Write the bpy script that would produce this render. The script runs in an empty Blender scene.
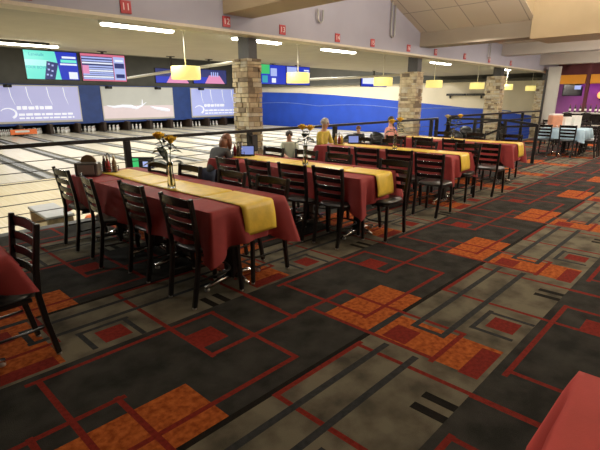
import bpy, bmesh, math, random
from mathutils import Vector, Matrix, Euler
random.seed(7)
SC = bpy.context.scene
COL = SC.collection

# ------------------------------------------------------------------ camera, world, exposure
F_PX = 432.0
PITCH = math.atan((225 - 98) / F_PX)
AZ = math.atan2((750 - 300) / F_PX, 1 / math.cos(PITCH))
cam_data = bpy.data.cameras.new('camera')
cam_data.sensor_width = 36.0
cam_data.lens = F_PX / 600 * 36
cam_data.clip_start = 0.05
cam_data.clip_end = 200
cam = bpy.data.objects.new('camera', cam_data)
COL.objects.link(cam)
cam.location = (0, 0, 1.60)
cam.rotation_euler = (math.pi / 2 - PITCH, 0, AZ - math.pi / 2)
SC.camera = cam
SC.view_settings.view_transform = 'Standard'
SC.view_settings.look = 'None'
SC.view_settings.gamma = 1.0
SC.view_settings.use_curve_mapping = False
SC.view_settings.exposure = 0.0
world = bpy.data.worlds.new('world')
SC.world = world
world.use_nodes = True
world.node_tree.nodes['Background'].inputs[0].default_value = (0.5, 0.48, 0.46, 1)
world.node_tree.nodes['Background'].inputs[1].default_value = 0.012


def area(name, loc, sx, sy, power, color=(1, 1, 1), rot=(0, 0, 0), spread=None):
    l = bpy.data.lights.new(name, 'AREA')
    l.shape = 'RECTANGLE'
    l.size, l.size_y, l.energy, l.color = sx, sy, power, color
    if spread:
        l.spread = spread
    o = bpy.data.objects.new(name, l)
    COL.objects.link(o)
    o.location = loc
    o.rotation_euler = rot
    return o


WARM = (1.0, 0.90, 0.78)
COOL = (1.0, 0.96, 0.86)
# unseen lights added to brighten the lanes, above the dropped ceiling's edge
for yy, pw in ((16.5, 320), (21.0, 270), (25.5, 100), (29.0, 30)):
    for xx in (5.0, 12.0, 19.0):
        area('lane_fill', (xx, yy, 4.35), 6.0, 1.2, pw * (2.0 if xx > 15 else 1.0), COOL)
# fluorescents of the dropped ceiling (their housings are built further down)
STRIPS = [(-0.8, 7.55), (3.7, 7.55), (9.0, 7.6), (14.6, 7.75), (19.5, 7.5), (6.25, 7.5), (3.05, 11.65), (-2.6, 11.6)]
for xx, yy in STRIPS:
    area('strip_light', (xx, yy, 2.69), 1.2, 0.12, 62, COOL)


def point_light(name, loc, power, color=WARM, r=0.16):
    l = bpy.data.lights.new(name, 'POINT')
    l.energy, l.color, l.shadow_soft_size = power, color, r
    o = bpy.data.objects.new(name, l)
    COL.objects.link(o)
    o.location = loc
    return o


# point lights added out of view to brighten tables, soffit and dining ceiling
for xx, yy, zz, pw in ((4.6, 1.4, 3.4, 80), (7.0, 2.2, 3.9, 120), (3.6, 4.6, 4.3, 75), (8.5, -1.2, 3.4, 150),
                       (13.0, 0.6, 2.9, 190), (18.0, 0.9, 2.8, 170), (12.5, -2.6, 2.8, 120), (3.8, -1.8, 3.0, 16)):
    point_light('dining_fill', (xx, yy, zz), pw)
for xx, yy, zz, pw in ((10.0, 4.6, 2.9, 25), (14.0, 4.0, 3.1, 60), (18.0, 3.6, 3.0, 60)):  # unseen downward lights added to brighten the far dining area
    area('dining_fill_down', (xx, yy, zz), 0.4, 0.4, pw, WARM)
# upward lights added out of view to brighten the beams and the soffit
for xx, yy, zz, pw in ((2.2, 2.6, 3.2, 18), (4.6, 1.8, 3.0, 70), (7.6, 2.0, 3.2, 140), (9.3, -0.6, 2.5, 90), (13.2, 0.5, 2.3, 120), (17.8, 0.6, 2.2, 120)):
    area('ceiling_fill', (xx, yy, zz), 0.5, 0.5, pw, WARM, (math.pi - 0.35, 0, 0))
area('ceiling_fill', (4.75, 0.3, 2.3), 0.4, 0.4, 55, WARM, (math.pi - 0.8, 0, 0))  # added to brighten the underside of the tan beam
area('bar_light', (21.3, 3.6, 2.1), 0.1, 3.6, 9, (0.8, 0.16, 1.0), (0, math.radians(-50), 0))


# ------------------------------------------------------------------ materials
def mat(name, color, rough=0.5, metal=0.0, noise=0.0, nscale=20.0, color2=None, bump=0.0, bscale=80.0, emit=None,
        estr=0.0, trans=0.0, spec=None, lo=0.35, hi=0.65, stretch=None, sheen=0.0, coat=0.0):
    m = bpy.data.materials.new(name)
    m.use_nodes = True
    nt = m.node_tree
    b = nt.nodes['Principled BSDF']
    b.inputs['Base Color'].default_value = (*color, 1)
    b.inputs['Roughness'].default_value = rough
    b.inputs['Metallic'].default_value = metal
    if spec is not None:
        b.inputs['Specular IOR Level'].default_value = spec
    if trans:
        b.inputs['Transmission Weight'].default_value = trans
    if coat:
        b.inputs['Coat Weight'].default_value = coat
        b.inputs['Coat Roughness'].default_value = 0.1
    if emit:
        b.inputs['Emission Color'].default_value = (*emit, 1)
        b.inputs['Emission Strength'].default_value = estr
    tc = None
    if noise or bump or color2:
        tc = nt.nodes.new('ShaderNodeTexCoord')
        vec = tc.outputs['Object']
        if stretch:
            mp = nt.nodes.new('ShaderNodeMapping')
            mp.inputs['Scale'].default_value = stretch
            nt.links.new(vec, mp.inputs['Vector'])
            vec = mp.outputs['Vector']
    if noise or color2:
        n = nt.nodes.new('ShaderNodeTexNoise')
        n.inputs['Scale'].default_value = nscale
        n.inputs['Detail'].default_value = 5
        nt.links.new(vec, n.inputs['Vector'])
        r = nt.nodes.new('ShaderNodeValToRGB')
        c2 = color2 or tuple(c * (1 - noise) for c in color)
        r.color_ramp.elements[0].position = lo
        r.color_ramp.elements[1].position = hi
        r.color_ramp.elements[0].color = (*c2, 1)
        r.color_ramp.elements[1].color = (*color, 1)
        nt.links.new(n.outputs['Fac'], r.inputs['Fac'])
        nt.links.new(r.outputs['Color'], b.inputs['Base Color'])
    if bump:
        n2 = nt.nodes.new('ShaderNodeTexNoise')
        n2.inputs['Scale'].default_value = bscale
        n2.inputs['Detail'].default_value = 3
        nt.links.new(vec, n2.inputs['Vector'])
        bp = nt.nodes.new('ShaderNodeBump')
        bp.inputs['Strength'].default_value = bump
        bp.inputs['Distance'].default_value = 0.01
        nt.links.new(n2.outputs['Fac'], bp.inputs['Height'])
        nt.links.new(bp.outputs['Normal'], b.inputs['Normal'])
    return m


def tile_mat(name, color, line, bw, bh, mortar=0.012, rough=0.8):
    m = mat(name, color, rough)
    nt = m.node_tree
    b = nt.nodes['Principled BSDF']
    tc = nt.nodes.new('ShaderNodeTexCoord')
    br = nt.nodes.new('ShaderNodeTexBrick')
    br.offset = 0.0
    br.inputs['Scale'].default_value = 1.0
    br.inputs['Brick Width'].default_value = bw
    br.inputs['Row Height'].default_value = bh
    br.inputs['Mortar Size'].default_value = mortar
    br.inputs['Color1'].default_value = (*color, 1)
    br.inputs['Color2'].default_value = (*[c * 0.94 for c in color], 1)
    br.inputs['Mortar'].default_value = (*line, 1)
    nt.links.new(tc.outputs['Object'], br.inputs['Vector'])
    nt.links.new(br.outputs['Color'], b.inputs['Base Color'])
    return m


M = dict(
    c_dark=mat('carpet_charcoal', (0.046, 0.046, 0.041), 0.95, color2=(0.021, 0.021, 0.019), nscale=5, bump=0.5, bscale=260, spec=0.1),
    c_tan=mat('carpet_stone', (0.165, 0.150, 0.108), 0.95, color2=(0.060, 0.055, 0.042), nscale=4.5, bump=0.5, bscale=260, spec=0.1, lo=0.3, hi=0.6),
    c_orange=mat('carpet_orange', (0.46, 0.125, 0.026), 0.95, color2=(0.24, 0.050, 0.010), nscale=28, bump=0.5, bscale=260, spec=0.1),
    c_red=mat('carpet_red', (0.215, 0.024, 0.016), 0.95, noise=0.3, nscale=40, bump=0.5, bscale=260, spec=0.1),
    c_grey=mat('carpet_slate', (0.040, 0.044, 0.046), 0.95, noise=0.3, nscale=30, bump=0.5, bscale=260, spec=0.1),
    c_black=mat('carpet_black', (0.014, 0.012, 0.010), 0.95, noise=0.3, nscale=30, bump=0.5, bscale=260, spec=0.1),
    black_metal=mat('black_metal', (0.012, 0.011, 0.011), 0.32, noise=0.2, nscale=30),
    black_wood=mat('black_lacquer', (0.014, 0.010, 0.009), 0.26, noise=0.3, nscale=15),
    vinyl=mat('black_vinyl', (0.014, 0.014, 0.014), 0.28, bump=0.15, bscale=120),
    chrome=mat('chrome', (0.75, 0.74, 0.72), 0.18, 1.0, noise=0.1, nscale=8),
    glide=mat('grey_glide', (0.5, 0.49, 0.46), 0.4, noise=0.1),
    laminate=mat('brown_laminate', (0.09, 0.04, 0.02), 0.4, noise=0.3, nscale=12),
    cloth=mat('burgundy_cloth', (0.31, 0.044, 0.044), 0.65, spec=0.2, noise=0.12, nscale=9, bump=0.12, bscale=300),
    cloth_r=mat('red_cloth', (0.68, 0.090, 0.080), 0.7, spec=0.25, noise=0.08, nscale=9, bump=0.12, bscale=300),
    gold=mat('gold_satin', (0.90, 0.64, 0.075), 0.36, noise=0.15, nscale=14, bump=0.1, bscale=60),
    lane=mat('lane_maple', (0.80, 0.74, 0.58), 0.22, color2=(0.74, 0.66, 0.48), nscale=3, stretch=(9, 0.25, 1)),
    approach=mat('approach_maple', (0.80, 0.70, 0.46), 0.24, color2=(0.72, 0.60, 0.36), nscale=3, stretch=(9, 0.25, 1)),
    gutter=mat('gutter_grey', (0.16, 0.16, 0.155), 0.35, noise=0.2, nscale=6),
    divider=mat('divider_grey', (0.34, 0.34, 0.33), 0.4, noise=0.15, nscale=6),
    divider_dot=mat('divider_dark', (0.05, 0.05, 0.05), 0.5, noise=0.2),
    teal=mat('concourse_teal', (0.26, 0.36, 0.31), 0.35, noise=0.25, nscale=2.5),
    edge=mat('carpet_edge', (0.05, 0.05, 0.045), 0.6, noise=0.2),
    soffit=mat('soffit_paint', (0.355, 0.345, 0.40), 0.75, noise=0.06, nscale=2),
    soffit_lip=mat('soffit_lip', (0.62, 0.55, 0.42), 0.6, noise=0.08),
    ceil_l=mat('lane_ceiling', (0.40, 0.375, 0.32), 0.85, noise=0.08, nscale=2),
    ceil_d=tile_mat('dining_ceiling_tile', (0.62, 0.55, 0.44), (0.34, 0.30, 0.25), 1.2, 0.6),
    beam=mat('beam_tan', (0.50, 0.40, 0.25), 0.7, noise=0.07, nscale=2),
    beam2=mat('beam_taupe', (0.33, 0.28, 0.215), 0.75, noise=0.07, nscale=2),
    beam3=mat('beam_pale', (0.50, 0.46, 0.42), 0.75, noise=0.07, nscale=2),
    dark_wall=mat('dark_grey_wall', (0.10, 0.098, 0.085), 0.85, noise=0.15, nscale=1.5),
    beige_wall=mat('beige_wall', (0.76, 0.69, 0.54), 0.8, noise=0.06, nscale=1.5),
    grey_wall=mat('pale_grey_wall', (0.55, 0.54, 0.50), 0.8, noise=0.06, nscale=1.5),
    dining_wall=mat('dining_wall', (0.36, 0.28, 0.20), 0.8, noise=0.1, nscale=1.5),
    blue=mat('blue_paint', (0.014, 0.070, 0.52), 0.6, noise=0.15, nscale=1.2),
    wave=mat('wave_paint', (0.14, 0.22, 0.62), 0.6, noise=0.2, nscale=3),
    blue_mask=mat('blue_masking', (0.022, 0.062, 0.26), 0.5, noise=0.2, nscale=2),
    pit=mat('pit_black', (0.012, 0.011, 0.011), 0.8, noise=0.2),
    kick=mat('kickback_brown', (0.045, 0.024, 0.012), 0.5, noise=0.4, nscale=2.2),
    sweep=mat('sweep_orange', (0.90, 0.20, 0.05), 0.4, noise=0.1),
    pin=mat('pin_white', (0.85, 0.84, 0.80), 0.25, noise=0.03),
    pin_red=mat('pin_stripe', (0.6, 0.03, 0.03), 0.3, noise=0.1),
    s1=mat('stone_buff', (0.58, 0.48, 0.31), 0.85, color2=(0.40, 0.32, 0.19), nscale=9, bump=0.6, bscale=30),
    s2=mat('stone_brown', (0.42, 0.32, 0.19), 0.85, color2=(0.27, 0.20, 0.12), nscale=9, bump=0.6, bscale=30),
    s3=mat('stone_grey', (0.54, 0.48, 0.36), 0.85, color2=(0.38, 0.33, 0.24), nscale=9, bump=0.6, bscale=30),
    s4=mat('stone_dark', (0.22, 0.165, 0.105), 0.9, color2=(0.14, 0.105, 0.07), nscale=9, bump=0.6, bscale=30),
    dark_steel=mat('dark_steel', (0.045, 0.042, 0.040), 0.55, noise=0.2),
    grey_metal=mat('grey_metal', (0.42, 0.41, 0.38), 0.4, 0.3, noise=0.1),
    pipe=mat('pale_pipe', (0.60, 0.57, 0.48), 0.5, noise=0.1),
    white=mat('white_plastic', (0.80, 0.80, 0.77), 0.4, noise=0.05),
    fixture=mat('fixture_white', (0.75, 0.74, 0.70), 0.5, noise=0.05),
    tube=mat('lit_tube', (1, 1, 1), 0.5, emit=(1.0, 0.95, 0.80), estr=14.0, noise=0.01),
    shade=mat('lit_shade', (0.6, 0.5, 0.15), 0.6, emit=(1.0, 0.83, 0.27), estr=0.82, noise=0.05, nscale=6),
    screen_lav=mat('screen_lavender', (0.3, 0.3, 0.4), 0.6, emit=(0.40, 0.40, 0.68), estr=0.72, color2=None, noise=0.05, nscale=1),
    screen_blue=mat('screen_blue', (0.3, 0.3, 0.4), 0.6, emit=(0.33, 0.40, 0.82), estr=0.72, noise=0.05, nscale=1),
    screen_grey=mat('screen_grey', (0.35, 0.34, 0.30), 0.6, emit=(0.52, 0.52, 0.46), estr=0.55, noise=0.1, nscale=1),
    screen_pink=mat('screen_pink', (0.4, 0.33, 0.33), 0.6, emit=(0.78, 0.66, 0.66), estr=0.62, noise=0.1, nscale=1),
    screen_white=mat('screen_white', (0.5, 0.5, 0.5), 0.6, emit=(0.88, 0.90, 1.0), estr=0.72, noise=0.03, nscale=1),
    screen_edge=mat('screen_edge', (0.6, 0.57, 0.5), 0.6, noise=0.05),
    e_turq=mat('lit_turquoise', (0, 0, 0), 0.4, emit=(0.16, 0.83, 0.68), estr=1.0, noise=0.02),
    e_turq2=mat('lit_pale_turquoise', (0, 0, 0), 0.4, emit=(0.40, 0.95, 0.86), estr=1.0, noise=0.02),
    e_teal=mat('lit_teal', (0, 0, 0), 0.4, emit=(0.02, 0.36, 0.45), estr=1.0, noise=0.02),
    e_blue=mat('lit_blue', (0, 0, 0), 0.4, emit=(0.010, 0.035, 0.52), estr=1.0, noise=0.1),
    e_navy=mat('lit_navy', (0, 0, 0), 0.4, emit=(0.02, 0.03, 0.16), estr=1.0, noise=0.1),
    e_white=mat('lit_white', (0, 0, 0), 0.4, emit=(0.85, 0.90, 1.0), estr=1.0, noise=0.02),
    e_lilac=mat('lit_lilac', (0, 0, 0), 0.4, emit=(0.42, 0.50, 0.88), estr=1.0, noise=0.02),
    e_tablet=mat('lit_tablet', (0, 0, 0), 0.4, emit=(0.26, 0.32, 0.72), estr=0.8, color2=None, noise=0.5, nscale=8),
    screen_off=mat('screen_off', (0.01, 0.01, 0.02), 0.2, noise=0.1),
    e_pink=mat('lit_pink', (0, 0, 0), 0.4, emit=(0.78, 0.28, 0.50), estr=1.0, noise=0.05),
    e_rose=mat('lit_rose', (0, 0, 0), 0.4, emit=(0.70, 0.16, 0.26), estr=1.0, noise=0.05),
    e_green=mat('lit_green', (0, 0, 0), 0.4, emit=(0.05, 0.55, 0.16), estr=1.0, noise=0.05),
    e_orange=mat('lit_orange', (0, 0, 0), 0.4, emit=(0.9, 0.28, 0.15), estr=1.0, noise=0.05),
    red_sign=mat('red_sign', (0.42, 0.030, 0.035), 0.5, noise=0.08),
    sign_white=mat('sign_lettering', (0.75, 0.62, 0.60), 0.5, noise=0.03),
    purple=mat('purple_wall', (0.36, 0.10, 0.36), 0.7, color2=(0.22, 0.06, 0.22), nscale=0.8),
    amber=mat('amber_fascia', (0.80, 0.34, 0.03), 0.5, noise=0.15, nscale=2),
    maroon=mat('maroon_wall', (0.16, 0.045, 0.05), 0.8, noise=0.2, nscale=2),
    lblue=mat('pale_blue_cloth', (0.42, 0.60, 0.75), 0.6, noise=0.1, nscale=6),
    peach=mat('peach_plastic', (0.72, 0.33, 0.20), 0.5, noise=0.15, nscale=8),
    paper=mat('white_paper', (0.80, 0.78, 0.72), 0.7, noise=0.04),
    glass=mat('clear_glass', (0.92, 0.95, 0.92), 0.03, trans=1.0, noise=0.01),
    stem=mat('stem_green', (0.06, 0.11, 0.03), 0.6, noise=0.3, nscale=30),
    leaf=mat('leaf_green', (0.025, 0.045, 0.015), 0.5, noise=0.4, nscale=30),
    petal=mat('petal_yellow', (1.0, 0.78, 0.10), 0.6, color2=(0.95, 0.60, 0.04), nscale=60),
    petal2=mat('petal_pale', (0.80, 0.72, 0.42), 0.6, color2=(0.66, 0.52, 0.16), nscale=60),
    wicker=mat('dark_caddy', (0.05, 0.035, 0.025), 0.5, noise=0.4, nscale=30),
    caddy=mat('grey_caddy', (0.14, 0.13, 0.12), 0.35, noise=0.3, nscale=15),
    tan_wood=mat('tan_wood', (0.30, 0.20, 0.10), 0.5, noise=0.4, nscale=14),
    ketchup=mat('ketchup_red', (0.35, 0.02, 0.02), 0.3, noise=0.1),
    mustard=mat('mustard_yellow', (0.75, 0.50, 0.04), 0.35, noise=0.1),
    skin=mat('skin', (0.58, 0.33, 0.23), 0.55, noise=0.1, nscale=12),
    hair_r=mat('auburn_hair', (0.24, 0.095, 0.045), 0.5, noise=0.4, nscale=40),
    hair_d=mat('dark_hair', (0.035, 0.022, 0.016), 0.5, noise=0.4, nscale=40),
    hair_w=mat('grey_hair', (0.52, 0.48, 0.42), 0.6, noise=0.3, nscale=40),
    jacket=mat('charcoal_jacket', (0.045, 0.046, 0.048), 0.75, noise=0.3, nscale=15),
    shirt_w=mat('pale_shirt', (0.45, 0.50, 0.40), 0.8, noise=0.1, nscale=15),
    shirt_y=mat('yellow_shirt', (0.62, 0.48, 0.08), 0.8, noise=0.15, nscale=15),
    shirt_p=mat('pink_shirt', (0.70, 0.34, 0.28), 0.8, noise=0.15, nscale=15),
    shirt_k=mat('black_shirt', (0.018, 0.018, 0.02), 0.8, noise=0.2, nscale=15),
    denim=mat('dark_denim', (0.03, 0.04, 0.08), 0.8, noise=0.25, nscale=25),
    eye=mat('eye_dark', (0.02, 0.015, 0.01), 0.2, noise=0.1),
    lip=mat('lip', (0.45, 0.17, 0.14), 0.5, noise=0.1),
)


# ------------------------------------------------------------------ mesh builder
class MB:
    def __init__(self):
        self.v, self.f, self.m, self.s = [], [], [], []

    def add(self, verts, faces, mi=0, smooth=False):
        o = len(self.v)
        self.v += [tuple(p) for p in verts]
        for f in faces:
            self.f.append([i + o for i in f])
            self.m.append(mi)
            self.s.append(smooth)
        return self

    def box(self, x0, x1, y0, y1, z0, z1, mi=0, T=None):
        p = [(x, y, z) for z in (z0, z1) for y in (y0, y1) for x in (x0, x1)]
        if T:
            p = [tuple(T @ Vector(q)) for q in p]
        return self.add(p, [(0, 2, 3, 1), (4, 5, 7, 6), (0, 1, 5, 4), (2, 6, 7, 3), (0, 4, 6, 2), (1, 3, 7, 5)], mi)

    def tube(self, path, r, n=10, mi=0, cap=True, square=False):
        path = [Vector(p) for p in path]
        rs = r if isinstance(r, (list, tuple)) else [r] * len(path)
        rings = []
        up = Vector((0, 0, 1))
        prev = None
        for i, p in enumerate(path):
            d = (path[min(i + 1, len(path) - 1)] - path[max(i - 1, 0)]).normalized()
            if prev is None:
                a = up if abs(d.z) < 0.9 else Vector((1, 0, 0))
                u = d.cross(a).normalized()
            else:
                u = (prev - d * prev.dot(d)).normalized()
            prev = u
            w = d.cross(u)
            k = 4 if square else n
            off = math.pi / 4 if square else 0
            mul = 1.414 if square else 1
            rings.append([p + (u * math.cos(off + 2 * math.pi * j / k) + w * math.sin(off + 2 * math.pi * j / k)) * rs[i] * mul for j in range(k)])
        k = len(rings[0])
        verts = [q for ring in rings for q in ring]
        faces = [(i * k + j, i * k + (j + 1) % k, (i + 1) * k + (j + 1) % k, (i + 1) * k + j) for i in range(len(rings) - 1) for j in range(k)]
        self.add(verts, faces, mi, not square)
        if cap:
            self.add(rings[0], [tuple(range(k))[::-1]], mi)
            self.add(rings[-1], [tuple(range(k))], mi)
        return self

    def lathe(self, prof, c=(0, 0, 0), n=20, mi=0, T=None):
        verts = []
        for r, z in prof:
            for j in range(n):
                a = 2 * math.pi * j / n
                q = Vector((c[0] + r * math.cos(a), c[1] + r * math.sin(a), c[2] + z))
                verts.append(T @ q if T else q)
        faces = [(i * n + j, i * n + (j + 1) % n, (i + 1) * n + (j + 1) % n, (i + 1) * n + j) for i in range(len(prof) - 1) for j in range(n)]
        self.add(verts, faces, mi, True)
        if prof[0][0] > 1e-4:
            self.add(verts[:n], [tuple(range(n))[::-1]], mi)
        if prof[-1][0] > 1e-4:
            self.add(verts[-n:], [tuple(range(n))], mi)
        return self

    def ball(self, c, r, mi=0, n=14, m=9):
        rx, ry, rz = r if isinstance(r, (list, tuple)) else (r, r, r)
        verts = []
        for i in range(m + 1):
            t = math.pi * i / m
            for j in range(n):
                a = 2 * math.pi * j / n
                verts.append((c[0] + rx * math.sin(t) * math.cos(a), c[1] + ry * math.sin(t) * math.sin(a), c[2] - rz * math.cos(t)))
        faces = [(i * n + j, i * n + (j + 1) % n, (i + 1) * n + (j + 1) % n, (i + 1) * n + j) for i in range(m) for j in range(n)]
        return self.add(verts, faces, mi, True)

    def build(self, name, mats, parent=None, loc=None, bevel=0.0, rotz=None):
        me = bpy.data.meshes.new(name)
        me.from_pydata(self.v, [], self.f)
        mats = mats if isinstance(mats, (list, tuple)) else [mats]
        for m in mats:
            me.materials.append(m)
        me.polygons.foreach_set('material_index', self.m)
        me.polygons.foreach_set('use_smooth', self.s)
        me.update()
        bm = bmesh.new()
        bm.from_mesh(me)
        bmesh.ops.remove_doubles(bm, verts=bm.verts, dist=1e-5)
        bmesh.ops.recalc_face_normals(bm, faces=bm.faces)
        bm.to_mesh(me)
        bm.free()
        o = bpy.data.objects.new(name, me)
        COL.objects.link(o)
        if parent:
            o.parent = parent
        if loc:
            o.location = loc
        if rotz is not None:
            o.rotation_euler = (0, 0, rotz)
        if bevel:
            b = o.modifiers.new('bevel', 'BEVEL')
            b.width = bevel
            b.segments = 2
            b.limit_method = 'ANGLE'
        return o


def tag(o, label, cat, group=None, kind=None):
    o['label'] = label
    o['category'] = cat
    if group:
        o['group'] = group
    if kind:
        o['kind'] = kind
    return o


def thing(name, label, cat, loc=(0, 0, 0), rz=0, group=None):
    o = bpy.data.objects.new(name, None)
    o.empty_display_size = 0.1
    COL.objects.link(o)
    o.location = loc
    o.rotation_euler = (0, 0, rz)
    return tag(o, label, cat, group)


def structure(o, label=None):
    o['kind'] = 'structure'
    if label:
        o['label'] = label
    return o


def copy_tree(src, parent=None):
    c = src.copy()
    COL.objects.link(c)
    if parent:
        c.parent = parent
    for ch in list(src.children):
        copy_tree(ch, c)
    return c


def text_mesh(name, body, size, m, parent, loc, rot, depth=0.004):
    cu = bpy.data.curves.new(name, 'FONT')
    cu.body = body
    cu.size = size
    cu.align_x = 'CENTER'
    cu.align_y = 'CENTER'
    cu.extrude = depth
    tmp = bpy.data.objects.new(name, cu)
    COL.objects.link(tmp)
    bpy.context.view_layer.update()
    me = bpy.data.meshes.new_from_object(tmp.evaluated_get(bpy.context.evaluated_depsgraph_get()))
    bpy.data.objects.remove(tmp)
    bpy.data.curves.remove(cu)
    me.materials.clear()
    me.materials.append(m)
    o = bpy.data.objects.new(name, me)
    COL.objects.link(o)
    o.parent = parent
    o.location = loc
    o.rotation_euler = rot
    return o


# ------------------------------------------------------------------ carpet (woven pattern, one repeat 1.965 x 1.92 m)
PX, PY = 1.965, 1.92
W2 = 0.017
SKEW = 0.05
RECTS = []


def R_(x0, x1, y0, y1, m):
    d = SKEW * ((y0 + y1) / 2 - 1.3)  # the weave's lengthwise lines lean slightly
    RECTS.append((x0 + d, x1 + d, y0, y1, m))


def H_(y, x0, x1, m=3, w=W2):
    R_(x0 - w, x1 + w, y - w, y + w, m)


def V_(x, y0, y1, m=3, w=W2):
    R_(x - w, x + w, y0 - w, y1 + w, m)


R_(0.5, 1.2 + PX, 0.78, 1.56, 1)
R_(0.5, 1.2 + PX, 1.56, 1.60, 5)
H_(2.63, 2.365, 3.63)
V_(1.32, 2.13, 2.63)
V_(1.68, 1.74, 2.63)
R_(2.03, 2.064, 2.11, 2.70, 3)
R_(1.31, 1.54, 2.25, 2.46, 3)
R_(2.29, 3.03, 1.60, 2.00, 2)
R_(2.29, 2.68, 0.81, 1.555, 2)
R_(2.32, 2.53, 1.32, 1.50, 3)
R_(2.29, 2.66, 0.81, 0.93, 3)
R_(2.29, 2.70, 1.555, 1.61, 4)
V_(2.28, 1.10, 2.15)
V_(2.71, 1.10, 2.15)
H_(1.10, 2.28, 2.71)
H_(2.14, 1.33, 2.71)
V_(2.44, 1.74, 2.63)
H_(1.74, 2.44, 3.65)
V_(2.13, 0.38, 1.55)
H_(1.55, 1.385, 2.13)
V_(1.385, 0.56, 1.55)
H_(1.41, 2.60, 4.19, 4, 0.022)
H_(1.19, 2.60, 4.19, 4, 0.022)
V_(2.60, 1.19, 1.41, 4, 0.02)
R_(1.81, 1.87, 0.78, 0.97, 5)
R_(1.93, 1.99, 0.78, 0.97, 5)
H_(1.10, 2.87, 3.21, 4, 0.018)
V_(2.88, 0.84, 1.10, 4, 0.018)
V_(3.20, 0.80, 1.10, 4, 0.018)
R_(2.96, 3.15, 0.85, 1.04, 3)
# paint one repeat on its own cell grid
xs, ys = {1.06, 1.06 + PX}, {0.78, 0.78 + PY}
PAINT = []
for (x0, x1, y0, y1, m) in RECTS:
    for i in (-2, -1, 0, 1, 2):
        for j in (-1, 0, 1):
            a0, a1, b0, b1 = x0 + i * PX, x1 + i * PX, y0 + j * PY, y1 + j * PY
            a0, a1 = max(a0, 1.06), min(a1, 1.06 + PX)
            b0, b1 = max(b0, 0.78), min(b1, 0.78 + PY)
            if a1 - a0 > 1e-4 and b1 - b0 > 1e-4:
                PAINT.append((a0, a1, b0, b1, m))
                xs |= {a0, a1}
                ys |= {b0, b1}
PR = sorted(range(len(PAINT)))


def uniq(s):
    out = []
    for q in sorted(s):
        if not out or q - out[-1] > 2e-3:
            out.append(q)
    return out


XS, YS = uniq(xs), uniq(ys)
CELL = {}
for i in range(len(XS) - 1):
    for j in range(len(YS) - 1):
        cx, cy = (XS[i] + XS[i + 1]) / 2, (YS[j] + YS[j + 1]) / 2
        m = 0
        for (a0, a1, b0, b1, mm) in PAINT:
            if a0 <= cx <= a1 and b0 <= cy <= b1:
                m = mm
        CELL[i, j] = m
# merge runs along x, then lay repeats
RUNS = []
for j in range(len(YS) - 1):
    i = 0
    while i < len(XS) - 1:
        k = i
        while k + 1 < len(XS) - 1 and CELL[k + 1, j] == CELL[i, j]:
            k += 1
        RUNS.append((XS[i], XS[k + 1], YS[j], YS[j + 1], CELL[i, j]))
        i = k + 1
FX0, FX1, FY0, FY1 = -4.2, 24.6, -4.0, 6.02
mb = MB()
for ti in range(-3, 13):
    for tj in range(-3, 4):
        for (a0, a1, b0, b1, m) in RUNS:
            x0, x1 = max(a0 + ti * PX, FX0), min(a1 + ti * PX, FX1)
            y0, y1 = max(b0 + tj * PY, FY0), min(b1 + tj * PY, FY1)
            if x1 - x0 > 1e-3 and y1 - y0 > 1e-3:
                mb.add([(x0, y0, 0), (x1, y0, 0), (x1, y1, 0), (x0, y1, 0)], [(0, 1, 2, 3)], m)
me = bpy.data.meshes.new('floor')
me.from_pydata([(x - SKEW * (y - 1.3), y, z) for x, y, z in mb.v], [], mb.f)
for k in ('c_dark', 'c_tan', 'c_orange', 'c_red', 'c_grey', 'c_black'):
    me.materials.append(M[k])
me.polygons.foreach_set('material_index', mb.m)
fl = bpy.data.objects.new('floor', me)
COL.objects.link(fl)
structure(fl)
structure(MB().box(-4.4, 24.4, FY0, 6.02, -0.62, -0.004).box(-4.4, 24.4, 6.02, 6.18, -0.62, 0.0).build('floor_edge', M['edge']))

# ------------------------------------------------------------------ lanes, lower floor
LZ = -0.60
structure(MB().box(-6, 24.4, 6.18, 7.9, LZ - 0.1, LZ).build('floor_concourse', M['teal']))
structure(MB().box(-6, 24.4, 7.9, 13.7, LZ - 0.1, LZ).box(-6, 24.4, 13.64, 13.7, LZ, LZ + 0.002, 1).build('floor_approach', [M['approach'], M['divider_dot']]))
LX = [7.8 + 1.67 * k for k in range(-6, 10)]
for i, x in enumerate(LX):
    m = MB().box(x - 0.53, x + 0.53, 13.7, 31.9, LZ - 0.1, LZ)
    structure(m.build('floor_lane', M['lane']))
for i in range(len(LX) - 1):
    xa, xb = LX[i] + 0.53, LX[i + 1] - 0.53
    m = MB().box(xa, xb, 13.7, 31.9, LZ - 0.16, LZ - 0.07, 0)
    c = (xa + xb) / 2
    m.box(c - 0.09, c + 0.09, 13.7, 31.9, LZ - 0.07, LZ + 0.005, 1)
    if i % 2 == 1:
        for q in range(26):
            yy = 15.6 + q * 0.36
            m.box(c - 0.06, c + 0.06, yy, yy + 0.16, LZ + 0.005, LZ + 0.008, 2)
    structure(m.build('floor_gutter', [M['gutter'], M['divider'], M['divider_dot']]))
    structure(MB().box(c - 0.10, c + 0.10, 30.75, 32.3, LZ, 0.02).build('wall_kickback', M['kick'], bevel=0.01))
structure(MB().box(-6, 24.5, 32.4, 32.6, LZ - 0.2, 5.0).build('wall_back', M['pit']))
structure(MB().box(-6, 24.5, 31.5, 31.7, 2.42, 5.0).build('wall_masking_header', M['dark_wall']))
structure(MB().box(-6, 24.5, 31.35, 31.45, 0.03, 2.42).box(-6, 24.5, 31.30, 31.45, -0.04, 0.03, 0).build('wall_masking', M['blue_mask']))


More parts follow.
